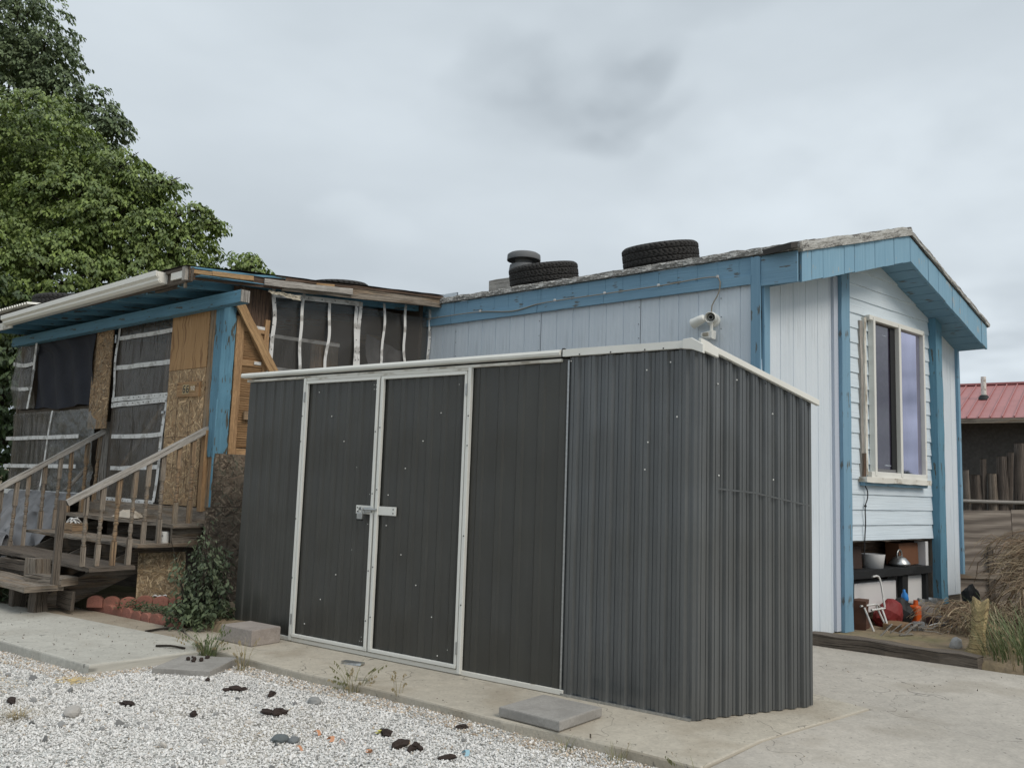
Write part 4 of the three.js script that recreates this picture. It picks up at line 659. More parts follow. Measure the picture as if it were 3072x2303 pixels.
// ------------------------------------------------------------------ loose things by the porch and the shed
{
  tag(part(scene, 'leaning_board', board(.43, .54, .016, .003), M.osbTan, frame(-2.741 - .7618 * .25, -8.125 - .6478 * .25, 220.38), [.31, .25, 0], [.06, 0, 0]), 'tan particle board closing the side under the porch stairs', 'board');
  const can = thing('paint_tub', 'white tub with black lettering standing on the porch stairs', 'tub', frame(-3.13, -7.99, -25, .612)), W = WORLD.get(can);
  part(can, 'tub', lathe([[0, 0], [.036, 0], [.038, .005], [.04, .1], [.034, .104], [0, .104]], 20), plain(0xd8d8d4, .5), W);
  const lb = new THREE.CylinderGeometry(.0405, .0398, .08, 20, 1, true, -.9, 1.8); part(can, 'label', lb, std({ map: canvasTex(128, 128, (c) => { c.fillStyle = '#d9d9d5'; c.fillRect(0, 0, 128, 128); c.fillStyle = '#1b1c24'; c.font = 'bold 52px sans-serif'; c.fillText('Mo', 24, 54); c.fillText('Z-', 34, 108); }), roughness: .5 }), W, [0, .052, 0]);
  const rag = sheet((u, v) => { const a = u * 6.283, r = v * (.16 + .04 * Math.sin(a * 3)); return [r * Math.cos(a) * 1.3, .07 * (1 - v * v) * (.6 + .8 * fbm(u, v, 8, 5, 3, 900)) + .008, r * Math.sin(a) * .7]; }, 40, 12);
  tag(part(scene, 'crumpled_cloth', rag, plain(0xb9b0a2, .9), PF, [pf(1.15, .2)[0], .79, .22]), 'crumpled beige cloth lying on the top stair', 'cloth');
  const cr = thing('small_basket', 'small tan basket with clutter on the second stair', 'basket', PF.clone().multiply(local([pf(1.68, .5)[0], .612, .5], [0, .1, 0]))), CW = WORLD.get(cr);
  part(cr, 'basket', board(.24, .1, .16, .006), M.oldTan, CW, [0, .05, 0]); for (let i = 0; i < 7; i++) part(cr, 'clutter', tube([[R(-.1, .1), .1, R(-.05, .05)], [R(-.1, .1), .15, R(-.06, .06)], [R(-.1, .1), .11, R(-.06, .06)]], .007, 8, 6), M.strap, CW);
  // grey tarp heap left of the stairs
  tag(part(scene, 'grey_tarp', sheet((u, v) => { const q = pf(mix(2.55, 4.4, u), .1 + v * .62); return [q[0], .98 - .98 * sm(0.02, .95, v) * (.8 + .2 * Math.sin(u * 9)) + .3 * (fbm(u, v, 6, 5, 3, 910) - .4) * Math.sin(v * 3.14), q[2] + .2 * (fbm(u, v, 7, 6, 4, 914) - .5)]; }, 60, 40, 1.8, 1.2), M.greyTarp, PF), 'dirty grey plastic sheeting sagging beside the porch stairs', 'tarp');
  { const t = thing('rubbish_sacks', 'black rubbish sacks slumped below the grey sheeting', 'sacks', PF.clone().multiply(local([pf(2.9, .34)[0], 0, .34]))), W = WORLD.get(t); for (const [x, y, z, r, k] of [[0, .2, 0, .24, 3], [-.38, .18, .1, .22, 5], [.3, .14, .14, .17, 7]]) part(t, 'sack', lump(r, 3, .3, k, [1.1, .95, .9]), M.black, W, [x, y, z]); }
  { const t = thing('scrap_metal', 'curved scraps of grey sheet metal beside the stairs', 'scrap', PF.clone().multiply(local([pf(2.66, .6)[0], 0, .6]))), W = WORLD.get(t); for (const [x, y, z, r, a0, a1, w, ry, rz] of [[0, .12, .1, .3, .2, 2.2, .3, .4, .3], [-.3, .16, .16, .36, .6, 2.6, .2, -.5, -.2], [.16, .06, .2, .2, .1, 1.9, .24, 1.1, .1], [-.55, .2, .12, .32, .3, 2.4, .26, .1, .4]]) part(t, 'metal_sheet', sheet((u, v) => { const a = mix(a0, a1, u), rr = r + .012 * Math.sin(v * 7 + u * 5); return [rr * Math.cos(a), rr * Math.sin(a), (v - .5) * w]; }, 20, 8), M.greyTarp, W, [x, y, z], [0, ry, rz]); }
  tag(part(scene, 'leaning_plank', board(.09, 1.1, .03), M.tanWood, frame(-4.98, -8.35, -30), [0, .6, 0], [0, 0, .45]), 'bare tan plank end leaning beside the hedge', 'plank');
  // concrete block and pavers
  tag(part(scene, 'concrete_block', box(.37, .12, .27, .008), M.block, frame(-1.925, -6.73, -35.9), [0, .06, 0]), 'pinkish grey concrete block against the shed wall', 'block');
  tag(part(scene, 'concrete_paver', slab([[-.2, .2], [.2, .2], [.2, -.2], [-.2, -.2]], 0, .05, .006), M.paver, frame(-2.055, -5.96, -8), [0, -.055, 0], [.02, 0, .01]), 'square grey paver lying on the gravel with droppings', 'paver');
  tag(part(scene, 'concrete_paver', slab([[-.2, .2], [.2, .2], [.2, -.2], [-.2, -.2]], 0, .055, .008), M.paver, frame(.27, -4.853, -38.8), [0, .003, 0]), 'square grey paver lying on the concrete against the shed', 'paver');
  tag(part(scene, 'metal_scrap', board(.16, .012, .05, .006), M.zinc, frame(-1.02, -6.04, -25), [0, .012, 0]), 'flat bit of grey metal scrap below the shed doors', 'scrap');
  // scalloped red edging
  const sc_ = (w) => { const s = new THREE.Shape(); s.moveTo(-w / 2, 0); s.lineTo(w / 2, 0); s.lineTo(w / 2, .06); s.absellipse(0, .06, w / 2, .045, 0, Math.PI, false, 0); const g = new THREE.ExtrudeGeometry(s, { depth: .035, bevelEnabled: true, bevelSize: .005, bevelThickness: .005, bevelOffset: -.005, bevelSegments: 2, curveSegments: 14 }); g.translate(0, 0, -.0175); return g; };
  const sg = sc_(.135); let n = 0;
  const row = (ax, az, bx, bz, y, label) => { const L = Math.hypot(bx - ax, bz - az), k = Math.round(L / .138), th = Math.atan2(-(bz - az), bx - ax) / D; for (let i = 0; i < k; i++) { const q = (i + .5) / k; tag(part(scene, 'edging_brick', sg, M.redBrick[n++ % 2], frame(mix(ax, bx, q), mix(az, bz, q), th + R(-5, 5)), [0, y + R(-.012, .012), 0], [R(-.06, .06), 0, R(-.04, .04)]), label, 'edging brick', 'scalloped red edging bricks'); } };
  row(-3.78, -8.03, -2.62, -7.2, -.035, 'scalloped red edging brick in the front row along the path');
  row(-3.72, -7.86, -2.86, -7.9, .045, 'scalloped red edging brick in the back row below the board');
  tag(part(scene, 'paper_scrap', sheet((u, v) => [(u - .5) * .12, .012 * Math.sin(u * 9) * Math.cos(v * 7) + .012, (v - .5) * .07], 8, 6), plain(0xd6d6d6), frame(-3.12, -7.96, 20, .13)), 'scrap of white paper behind the red edging', 'paper');
  // sticks
  const stick = (a, b, r, y, lab) => tag(part(scene, 'stick', tube([[a[0], y, a[1]], [mix(a[0], b[0], .5) + R(-.01, .01), y + .008, mix(a[1], b[1], .5)], [b[0], y, b[1]]], r, 10, 6), M.bark), lab, 'stick');
  stick([-2.808, -6.931], [-2.648, -7.104], .009, .012, 'dark twig lying on the path by the shrub'); stick([-2.483, -6.342], [-2.257, -6.291], .008, .02, 'straight brown stick on the pale walkway slab');
  // droppings and litter on the gravel
  const turd = (x0, z0, parts, lab) => { const x = x0 * .977, z = z0 * .977; const t = thing('dropping', lab, 'dropping', frame(x, z, R(0, 360), onGravel(x, z)), 'dark droppings on the gravel'), W = WORLD.get(t); for (const [dx, dz, r, l, a] of parts) { const g = lump(r * .82, 2, .42, Math.floor(R(0, 99)), [l * 1.15, .8, .9]); part(t, 'lump', g, M.poop, W, [dx * .8, r * .5, dz * .8], [0, a, R(-.2, .2)]); } };
  const two = 'dark brown dropping on the white gravel';
  turd(-1.399, -5.437, [[0, 0, .026, 1.6, .5], [.04, -.02, .018, 1.2, .2]], 'two lump dropping between the middle grass tuft and the open gravel'); turd(-1.25, -5.0, [[0, 0, .034, 1.3, 1.4], [.055, -.03, .028, 1.9, .1], [-.02, .03, .026, 1.2, .6]], 'largest dropping of three thick lumps on the white gravel'); turd(-.6, -4.696, [[0, 0, .03, 1.5, .2], [.05, .01, .022, 1.2, 1], [-.03, -.01, .02, 1.2, .3]], 'three lump dropping beside the yellow scrap');
  turd(-.5, -4.49, [[0, 0, .032, 1.5, .1], [-.03, .02, .022, 1.2, .5]], 'round dropping beside the tan pebble'); turd(-.42, -4.475, [[0, 0, .028, 1.1, 1.5], [.05, .01, .022, 1.6, .3], [.01, -.04, .02, 1.2, .8]], 'upright dropping touching the tan pebble group'); turd(-.213, -4.872, [[0, 0, .022, 1.6, .1], [.03, 0, .015, 1.1, .2]], 'small flat dropping nearest the kerb below the shed paver');
  turd(-1.65, -5.525, [[0, 0, .026, 1.6, .1], [-.06, 0, .018, 1.8, .4], [.05, .01, .02, 1.5, .1]], 'long curved dropping beside the square gravel paver'); turd(-1.692, -4.922, [[0, 0, .026, 1.4, .1], [.03, -.01, .016, 1.3, .1]], 'single reddish dropping in open gravel with a tail'); turd(-2.128, -5.098, [[0, 0, .024, 2.2, .1], [-.05, .01, .014, 2, .1]], 'flattened stretched dropping in open gravel'); turd(-2.777, -5.066, [[0, 0, .028, 1.5, .1], [.04, 0, .016, 1.2, .1]], 'dropping beside the tuft of dead roots'); turd(-1.895, -5.734, [[0, 0, .02, 1, 0]], 'tiny round dropping at the edge of the gravel paver'); turd(-.25, -4.33, [[0, 0, .02, 2.4, .9]], 'single long dropping lying like a dark stick');
  { const t = thing('dropping', 'small dark crumbs lying on the square gravel paver', 'dropping', frame(-2.08, -5.98, 0, -.004)), W = WORLD.get(t); for (let i = 0; i < 9; i++) part(t, 'crumb', lump(R(.008, .016), 1, .2, i), M.poop, W, [R(-.08, .09), .01, R(-.12, .02)]); }
  const peel = (x, z, c, lab, k = .016) => tag(part(scene, 'litter_scrap', sheet((u, v) => [(u - .5) * k * 2, .012 * Math.sin(u * 5 + x * 9) + .01, (v - .5) * k * 1.3 + .01 * Math.sin(u * 4)], 5, 3), plain(c), frame(x, z, R(0, 180), onGravel(x, z) + .006)), lab, 'litter', 'bits of litter on the gravel');
  for (const [x, z] of [[-.84, -4.44], [-.777, -4.415], [-.952, -4.268], [-.622, -4.255], [-.926, -4.535], [-.59, -4.61]]) peel(x, z, 0xbf8a68, 'small orange peel scrap on the white gravel');
  peel(-.625, -4.59, 0xc9c46a, 'small yellow scrap among orange peel', .014); peel(-.163, -4.3, 0x8fb4c2, 'pale blue scrap of plastic on the gravel',   .016);
  { const t = thing('straw_patch', 'yellow straw scattered in a small patch on gravel', 'straw', frame(-2.636, -5.479, 0, onGravel(-2.636, -5.479))), W = WORLD.get(t), gs = []; for (let i = 0; i < 110; i++) { const a = R(0, 6.28), r = rnd() * .1, g = new THREE.CylinderGeometry(.0016, .0016, R(.015, .04), 4); g.rotateZ(1.57 + R(-.2, .2)); g.rotateY(R(0, 6)); g.translate(r * Math.cos(a) * 1.2, .014, r * Math.sin(a)); gs.push(g); } part(t, 'straw', mergeGeometries(gs), plain(0xcdb888, .9), W); }
  const peb = (x, z, r, c, lab) => tag(part(scene, 'pebble', lump(r, 2, .18, Math.floor(R(0, 99)), [1.3, .7, 1]), plain(c, .85), frame(x, z, R(0, 180), onGravel(x, z)), [0, r * .35, 0]), lab, 'pebble', 'larger pebbles in the gravel');
  for (const [x, z, r, c] of [[-1.083, -5.177, .034, 0x8a8a88], [-1.084, -4.423, .032, 0x5c6264], [-1.012, -4.41, .028, 0x6c6f70], [-2.277, -4.754, .045, 0xa8a49e], [-.47, -4.44, .022, 0x9a8872]]) peb(x, z, r, c, 'smooth grey pebble larger than the white gravel');
}
// ------------------------------------------------------------------ junk, timber and fence at the gable end
{
  const Q = (name, label, cat, g, m, p, r) => tag(part(scene, name, g, m, FG, p, r), label, cat);
  tag(part(scene, 'timber_sleeper', board(1.85, .11, .15, .01), M.darkWood, frame(2.9, -7.28, -39.5), [0, .03, 0], [0, 0, -.006]), 'long dark timber edging the concrete below the gable', 'timber');
  const tb = thing('work_table', 'low black table standing in the recess under the gable', 'table', FG.clone().multiply(local([2.15, 0, -.1]))), T = WORLD.get(tb);
  part(tb, 'table_top', board(1.64, .07, .3, .004), M.black, T, [0, .535, 0]); for (const x of [-.74, .28, .76]) part(tb, 'leg', board(x === .28 ? .12 : .05, .5, .05, .003), M.black, T, [x, .25, .1]);
  const wht = plain(0xd2d2d2, .55);
  Q('white_box', 'wide white box under the black table', 'box', box(.84, .28, .2, .012), wht, [1.92, .31, -.12]); Q('white_box', 'narrow white box beside the black table leg', 'box', box(.46, .34, .2, .012), wht, [2.78, .31, -.12]); Q('white_tub', 'small white tub on the black table', 'tub', lathe([[0, 0], [.09, 0], [.11, .13], [.1, .13], [.085, .01], [0, .01]], 20), wht, [2.0, .572, -.08]);
  Q('chrome_kettle', 'shiny metal kettle on the black table', 'kettle', mergeGeometries([lathe([[0, 0], [.09, 0], [.1, .03], [.06, .08], [.02, .1], [0, .1]], 20), new THREE.TorusGeometry(.05, .008, 8, 16).translate(0, .11, 0)]), M.zinc, [2.5, .572, -.06]);
  Q('brown_crate', 'rusty brown crate on the black table', 'crate', board(.42, .22, .14, .006), plain(0x6a4630, .9), [2.72, .685, -.14]); Q('dark_crate', 'dark crate on the black table below the wire', 'crate', board(.4, .2, .14, .006), plain(0x3a2c26, .9), [1.6, .675, -.16]); Q('white_box', 'upright pale box beside the blue post', 'box', box(.06, .3, .12, .005), wht, [2.98, .66, -.06]);
  Q('red_bag', 'crumpled dark red bag on the ground under the gable', 'bag', lump(.16, 3, .22, 5, [1, 1, .7]), plain(0x7a2424, .7), [1.94, .14, .1]); Q('black_bag', 'black plastic bag beside the red bag', 'bag', lump(.15, 3, .25, 8, [.9, 1.05, .7]), M.black, [2.17, .14, .1]);
  Q('orange_jug', 'orange plastic jug standing under the gable', 'jug', mergeGeometries([box(.1, .2, .1, .025), new THREE.CylinderGeometry(.02, .025, .05, 12).translate(.02, .12, 0)].map(g => g.toNonIndexed ? (g.index ? g.toNonIndexed() : g) : g)), plain(0xc4561c, .45), [2.33, .13, .16]);
  Q('blue_bottle', 'small bright blue bottle among the junk', 'bottle', lathe([[0, 0], [.03, 0], [.034, .02], [.03, .06], [.012, .09], [.012, .11], [0, .11]], 14), plain(0x2f83cf, .4), [2.22, .27, .12], [0, 0, .2]);
  Q('grey_bucket', 'grey bucket standing beside the orange jug', 'bucket', lathe([[0, 0], [.1, 0], [.13, .2], [.12, .2], [.095, .01], [0, .01]], 24), plain(0x9a9694, .6), [2.56, .03, .12]);
  Q('metal_pail', 'dented metal pail beside the blue post', 'pail', lathe([[0, 0], [.09, 0], [.11, .03], [.12, .22], [.11, .22], [.09, .02], [0, .02]], 24), M.zinc, [2.86, .03, .08]);
  for (const [n, lab, x, y, z, w, h, d, c, a] of [['cardboard_box', 'flattened brown cardboard box in front of the white boxes', 1.75, .07, .26, .3, .1, .16, 0x7a6248, .2], ['tool_case', 'dark grey tool case lying beside the grey bucket', 2.5, .08, .34, .26, .12, .14, 0x45464a, -.3], ['brown_crate', 'low brown crate beside the metal pail', 2.95, .1, .22, .22, .16, .16, 0x5b4433, .15], ['oil_drum', 'rusty brown metal drum in the corner of the recess', 1.5, .16, .0, .2, .3, .2, 0x54382a, .3], ['wood_offcut', 'stack of brown wood offcuts between jug and bucket', 2.44, .05, .02, .24, .1, .2, 0x6b5138, -.1], ['paint_can', 'short dented grey can behind the timber', 2.05, .06, .32, .1, .11, .1, 0x8d8f90, .5]]) Q(n, lab, n.split('_')[1] === 'case' ? 'case' : n.split('_')[1], board(w, h, d, .008), plain(c, .85), [x, y, z], [0, a, 0]);
  const rack = thing('wire_rack', 'bent white wire rack under the gable', 'rack', FG.clone().multiply(local([1.55, 0, .1]))), RW = WORLD.get(rack);
  for (const pts of [[[-.15, .27, 0], [.12, .27, .02], [.2, .24, 0]], [[-.15, .25, .1], [.1, .25, .1]], [[.1, .26, .1], [.1, .52, .05], [-.02, .53, .05]], [[.1, .26, .02], [.14, .08, .1], [.2, .04, .14]], [[-.12, .26, .02], [-.1, .05, .1]], [[.2, .24, .02], [.1, .1, .12], [.0, .05, .16]]]) part(rack, 'wire', tube(pts, .009, 14, 6), M.strap, RW);
  const br = thing('twig_pile', 'pale broken twigs strewn behind the timber', 'twigs', FG.clone().multiply(local([2.2, .05, .35]))), BW = WORLD.get(br); for (let i = 0; i < 26; i++) { const x = R(-.9, 1.3), z = R(-.1, .22), a = R(-.5, .5); part(br, 'twig', tube([[x, R(0, .06), z], [x + .12 * Math.cos(a), R(.02, .12), z + .05], [x + R(.18, .4) * Math.cos(a), R(0, .07), z + R(-.1, .1)]], R(.004, .008), 8, 5), i % 3 ? M.greyWood : M.strap, BW); }
  Q('black_bag', 'slumped black bag between the blue post and the stump', 'bag', lump(.13, 3, .3, 18, [.9, 1.5, .7]), M.black, [3.4, .16, .25]);
  tag(part(scene, 'stone', lump(.062, 2, .16, 4, [.85, 1.1, .7]), plain(0xa8a6a4, .9), frame(3.70, -7.22, 20), [0, .07, 0]), 'pale grey stone standing behind the timber', 'stone');
  const st = lathe([[.0, .42], [.055, .42], [.058, .36], [.05, .2], [.06, .08], [.085, .02], [.09, -.03], [0, -.03]], 14); { const p = st.attributes.position; for (let i = 0; i < p.count; i++) { const a = Math.atan2(p.getX(i), p.getZ(i)), n = 1 + .06 * Math.sin(a * 3 + p.getY(i) * 4) + .09 * Math.sin(a * 5 + 1) + .06 * hash(i % 15, 3, 2); p.setXYZ(i, p.getX(i) * n - p.getY(i) * -.07, p.getY(i) + (p.getY(i) > .3 ? .04 * Math.sin(a * 2) : 0), p.getZ(i) * n); } st.computeVertexNormals(); }
  tag(part(scene, 'post_stump', st, std({ map: woodTex([198, 182, 138], [146, 126, 88], [70, 56, 40], 930, { crack: .45 }), bumpMap: woodBump, bumpScale: .01, roughness: .9 }), frame(3.78, -7.06, 0), [0, .02, 0], [0, 0, -.05]), 'broken yellowish post stump beside the dry bush', 'stump');
  // plywood fence, pole fence
  const pw = thing('plywood_fence', 'weathered plywood fence with wavy grain behind the gable', 'fence', frame(4.85, -10.62, -11.3)), PW = WORLD.get(pw);
  for (let i = 0; i < 3; i++) part(pw, 'plywood_sheet', boxUV(new THREE.BoxGeometry(1.2, .76, .016), 1.2, .76, .016), M.plyFence, PW, [.6 + i * 1.206, .74 + i * .045, 0], [0, 0, .03]);
  for (let i = 0; i < 3; i++) part(pw, 'plywood_sheet', boxUV(new THREE.BoxGeometry(1.2, .44, .016), 1.2, .44, .016), M.plyFence, PW, [.6 + i * 1.206, .14 + i * .03, .012], [0, 0, .02]);
  part(pw, 'rail', board(3.6, .07, .03), M.greyWood2, PW, [1.8, .39, .03], [0, 0, .03]); for (const x of [.5, .95, 1.7]) part(pw, 'batten', board(.06, .8, .03), M.darkWood, PW, [x, .3, .03]);
  const pole = thing('pole_fence', 'rough fence of upright juniper poles with one rail', 'fence', frame(5.0, -12.3, -11.3)), OW = WORLD.get(pole); let x = 0;
  const hs = [1.6, 1.55, 1.7, 1.62, 1.75, 1.6, 1.5, 1.6, 1.9, 1.55, 1.6, 1.65, 1.66, 1.6, 1.82, 1.62, 1.86, 1.92, 2.05, 1.7, 1.88, 1.8, 1.7, 1.9, 1.75, 1.8, 1.95, 1.7, 1.85, 1.8, 1.9, 1.7];
  for (const h of hs) { const r = R(.05, .085), g = new THREE.CylinderGeometry(r * .8, r, h, 9, 8), p = g.attributes.position; x += r * 1.45 + R(.0, .02); for (let i = 0; i < p.count; i++) { const y = p.getY(i); p.setXYZ(i, p.getX(i) * (1 + .25 * (hash(i, 3, 8) - .5)) + .02 * Math.sin(y * 3 + x * 20), y, p.getZ(i) * (1 + .25 * (hash(i, 5, 8) - .5))); } boxUV(g, r, h, r); g.computeVertexNormals(); part(pole, 'pole', g, M.pole[Math.floor(R(0, 3))], OW, [x, h / 2, R(-.03, .03)], [0, R(0, 3), R(-.04, .04)]); }
  part(pole, 'rail', tube([[0, 1.24, .1], [1.2, 1.23, .1], [3, 1.24, .1]], .025, 20, 8), M.greyWood, OW);
  // neighbour's house
  const nb = thing('neighbour_house', 'dark walled neighbouring house with red metal roof', 'house', frame(6.6, -18.3, -36)), N = WORLD.get(nb);
  part(nb, 'wall', box(9, 2.75, .2), M.stucco, N, [4.5, 1.4, -.6]); part(nb, 'wall', box(.2, 2.75, 6), M.stucco, N, [.1, 1.4, -3.6]);
  const rp = [], L = 9.4; for (let i = 0, xx = -.2; i < 46; i++, xx += .2) { const g = box(.195, .03, 3.25), a = Math.atan2(.98, 3); part(nb, 'roof_panel', g, M.redRoof, N, [xx + .1, 3.31, -1.5], [a, 0, 0]); part(nb, 'roof_seam', box(.02, .05, 3.25), M.redRoof, N, [xx, 3.33, -1.5], [a, 0, 0]); }
  part(nb, 'ridge_cap', box(9.4, .05, .3, .01), M.redRoof, N, [4.4, 3.82, -3.02]); part(nb, 'roof_slope', box(9.4, .04, 3.25), M.redRoof, N, [4.4, 3.3, -4.55], [-Math.atan2(.98, 3), 0, 0]); part(nb, 'fascia_board', board(9.4, .09, .03), M.greyWood2, N, [4.4, 2.76, .06]);
  const w2 = part(nb, 'window', box(.52, 1.12, .04), M.darkWood, N, [2.18, 1.92, -.49]); part(w2, 'pane', box(.44, .5, .02), M.paneGrey, N, [2.18, 2.18, -.465]); part(w2, 'pane', box(.44, .5, .02), plain(0x3c4044, .25), N, [2.18, 1.65, -.465]); part(w2, 'frame', box(.03, .56, .05), M.paneGrey, N, [2.42, 1.65, -.46]); part(w2, 'frame', box(.5, .03, .05), M.paneGrey, N, [2.18, 1.38, -.46]);
  const vp = part(nb, 'vent_pipe', new THREE.CylinderGeometry(.05, .05, .6, 14), M.whiteDirty, N, [2.9, 3.52, -1.6]); part(vp, 'pipe_boot', new THREE.CylinderGeometry(.07, .13, .1, 14), M.black, N, [2.9, 3.38, -1.58]);
}
// ------------------------------------------------------------------ plants
const leafGeo = (() => { // a folded, drooping leaf: length 1 along +x
  const p = [0, 0, 0, .35, .03, .26, .35, -.02, 0, .35, .03, -.26, .75, -.02, .2, .75, -.09, 0, .75, -.02, -.2, 1, -.24, 0];
  return geo(p, null, [0, 1, 2, 0, 2, 3, 1, 4, 5, 1, 5, 2, 2, 5, 6, 2, 6, 3, 4, 7, 5, 5, 7, 6]);
})();
function leaves(parent, name, list, mat = M.leaf) {   // list of [x,y,z, size, yaw, pitch, roll, r,g,b]
  const m = new THREE.InstancedMesh(leafGeo, mat, list.length), o = new THREE.Object3D(), c = new THREE.Color(); o.rotation.order = 'YZX';
  list.forEach((l, i) => { o.position.set(l[0], l[1], l[2]); o.rotation.set(l[6], l[4], l[5]); o.scale.setScalar(l[3]); o.updateMatrix(); m.setMatrixAt(i, o.matrix); m.setColorAt(i, c.setRGB(l[7], l[8], l[9])); });
  m.name = name; m.castShadow = m.receiveShadow = true; m.userData.kind = 'stuff'; parent.add(m); return m;
}
function limb(pts, r0, r1, seg = 10) { const g = tube(pts, 1, seg, 7), p = g.attributes.position, cv = new THREE.CatmullRomCurve3(pts.map(q => new THREE.Vector3(...q))); for (let i = 0; i <= seg; i++) { const c = cv.getPointAt(i / seg), r = mix(r0, r1, i / seg); for (let j = 0; j <= 7; j++) { const k = i * 8 + j; p.setXYZ(k, c.x + (p.getX(k) - c.x) * r, c.y + (p.getY(k) - c.y) * r, c.z + (p.getZ(k) - c.z) * r); } } g.computeVertexNormals(); return g; }
function tree(name, label, group, base, trunkTop, blobs, o) {
  const q = mulberry(o.seed), t = thing(name, label, 'tree', frame(base[0], base[2], 0, -.1), group), W = I4, list = [], limbs = [];
  part(t, 'trunk', limb([[base[0], -.15, base[2]], [mix(base[0], trunkTop[0], .4) + .1, trunkTop[1] * .45, base[2]], trunkTop], o.tr, o.tr * .45, 12), M.bark, W);
  for (const [bx, by, bz, r] of blobs) {
    const st = [mix(base[0], trunkTop[0], .8), Math.min(by - .2, trunkTop[1] * (.55 + .4 * q())), mix(base[2], trunkTop[2], .8)];
    limbs.push(limb([st, [mix(st[0], bx, .5), mix(st[1], by, .4) + .1, mix(st[2], bz, .5)], [bx, by, bz]], .07 * Math.min(1, r), .018, 8));
    for (let k = 0; k < 7; k++) { const a = q() * 6.28, e = q() * 2 - .8; limbs.push(limb([[bx, by, bz], [bx + r * .5 * Math.cos(a), by + r * .35 * e, bz + r * .5 * Math.sin(a)], [bx + r * .95 * Math.cos(a), by + r * .6 * e, bz + r * .95 * Math.sin(a)]], .016, .005, 6)); }
    const nc = Math.round(o.density * r * r) + 10;
    for (let c = 0; c < nc; c++) {
      const a = q() * 6.283, sy = q() * 2 - 1, cr = Math.sqrt(1 - sy * sy), n = fbm((a / 6.283 + .37 * bx) % 1 < 0 ? 0 : Math.abs((a / 6.283 + .37 * bx) % 1), sy * .5 + .5, 7, 5, 3, o.seed + 3), rr = r * (.45 + .5 * Math.sqrt(q()) + .42 * (n - .42));
      const cx = bx + rr * cr * Math.cos(a), cy = by + rr * sy * .92, cz = bz + rr * cr * Math.sin(a), tone = .75 + .5 * q(), pick = q();   // a random tone for each spray of leaves
      const yaw0 = -a + (q() - .5) * 1.2, m = o.per;
      for (let k = 0; k < m; k++) {
        const f = k / m, sp = o.spray, dx = Math.cos(yaw0) * sp * f, dz = -Math.sin(yaw0) * sp * f, s = o.leaf * (.7 + .6 * q());
        const col = mix3(o.c0, o.c1, pick * .7 + .3 * q()), kk = tone * (.85 + .3 * q());
        list.push([cx + dx + (q() - .5) * sp * .55, cy - sp * .5 * f * f + (q() - .5) * sp * .4, cz + dz + (q() - .5) * sp * .55, s, yaw0 + (q() - .5) * 2.6, -.35 - .7 * q(), (q() - .5) * 1.2, col[0] * kk, col[1] * kk, col[2] * kk]);
      }
    }
  }
  part(t, 'limbs', mergeGeometries(limbs), M.bark, W);
  const crown = leaves(scene, 'crown', list, o.mat ?? M.leaf); scene.remove(crown); place(crown, t, I4.clone());
  return t;
}
tree('maple_tree', 'bright green leafy tree rising behind the porch', 'trees behind the porch', [-9.4, 0, -15.4], [-9.0, 5.4, -15.2], [
  [-8.75, 7.15, -15, 1.0], [-9.7, 6.6, -15.2, 1.35], [-11, 6.2, -15.5, 1.7], [-8.0, 5.9, -15, 1.05], [-7.25, 5.5, -14.8, .8], [-6.5, 5.35, -14.9, .62], [-5.95, 5.2, -15, .5], [-7.7, 4.4, -14.4, 1.1], [-6.5, 4.5, -14.7, .75], [-9.2, 4.8, -14.2, 1.3], [-10.6, 4.4, -14.4, 1.5], [-5.42, 5.72, -15, .13], [-5.62, 5.62, -15, .2], [-5.75, 4.75, -15, .4], [-8.4, 3.3, -14.0, 1.0], [-6.9, 6.1, -15.2, .4], [-7.7, 6.7, -15.3, .5], [-6.75, 6.35, -15, .42], [-6.35, 6.4, -15, .24], [-7.2, 6.7, -15, .4], [-6.1, 5.85, -15, .28], [-5.75, 5.95, -15, .14]],
  { seed: 5, tr: .17, density: 600, per: 12, leaf: .08, spray: .19, c0: [.09, .145, .034], c1: [.25, .33, .07] });
tree('elm_tree', 'slim branch of bright leaves peeking over the porch roof', 'trees behind the porch', [-4.9, 0, -15.6], [-5.0, 4.3, -15.4], [[-5.1, 4.95, -15.2, .3], [-4.82, 5.12, -15.2, .17], [-4.68, 4.93, -15.1, .2], [-5.3, 4.75, -15.2, .3], [-4.95, 4.7, -15.2, .3]], { seed: 9, tr: .05, density: 420, per: 10, leaf: .088, spray: .16, c0: [.09, .145, .034], c1: [.25, .33, .07] });
tree('cottonwood_tree', 'tall dark grey green tree standing behind the brighter tree', 'trees behind the porch', [-14.5, 0, -22.6], [-14, 9.5, -22.4], [
  [-13.7, 13.0, -22, 1.5], [-12.9, 12.1, -22, 1.0], [-12.5, 11.3, -22, .75], [-14.8, 11.3, -22.3, 2.1], [-16, 13.5, -22.4, 2.4], [-11.5, 10.9, -22, .62], [-11.15, 10.35, -22, .62], [-10.75, 10.35, -22, .3], [-11.9, 10.2, -22, .8], [-11.1, 9.5, -22, .5], [-12.7, 9.4, -22.2, 1.4], [-10.9, 8.5, -22, .5], [-10.5, 8.15, -22, .28], [-11.5, 8.4, -22.2, .9], [-14.5, 8.8, -22.2, 2]],
  { seed: 7, tr: .3, density: 190, per: 11, leaf: .125, spray: .25, c0: [.085, .13, .06], c1: [.18, .24, .11], mat: M.leafMatte });
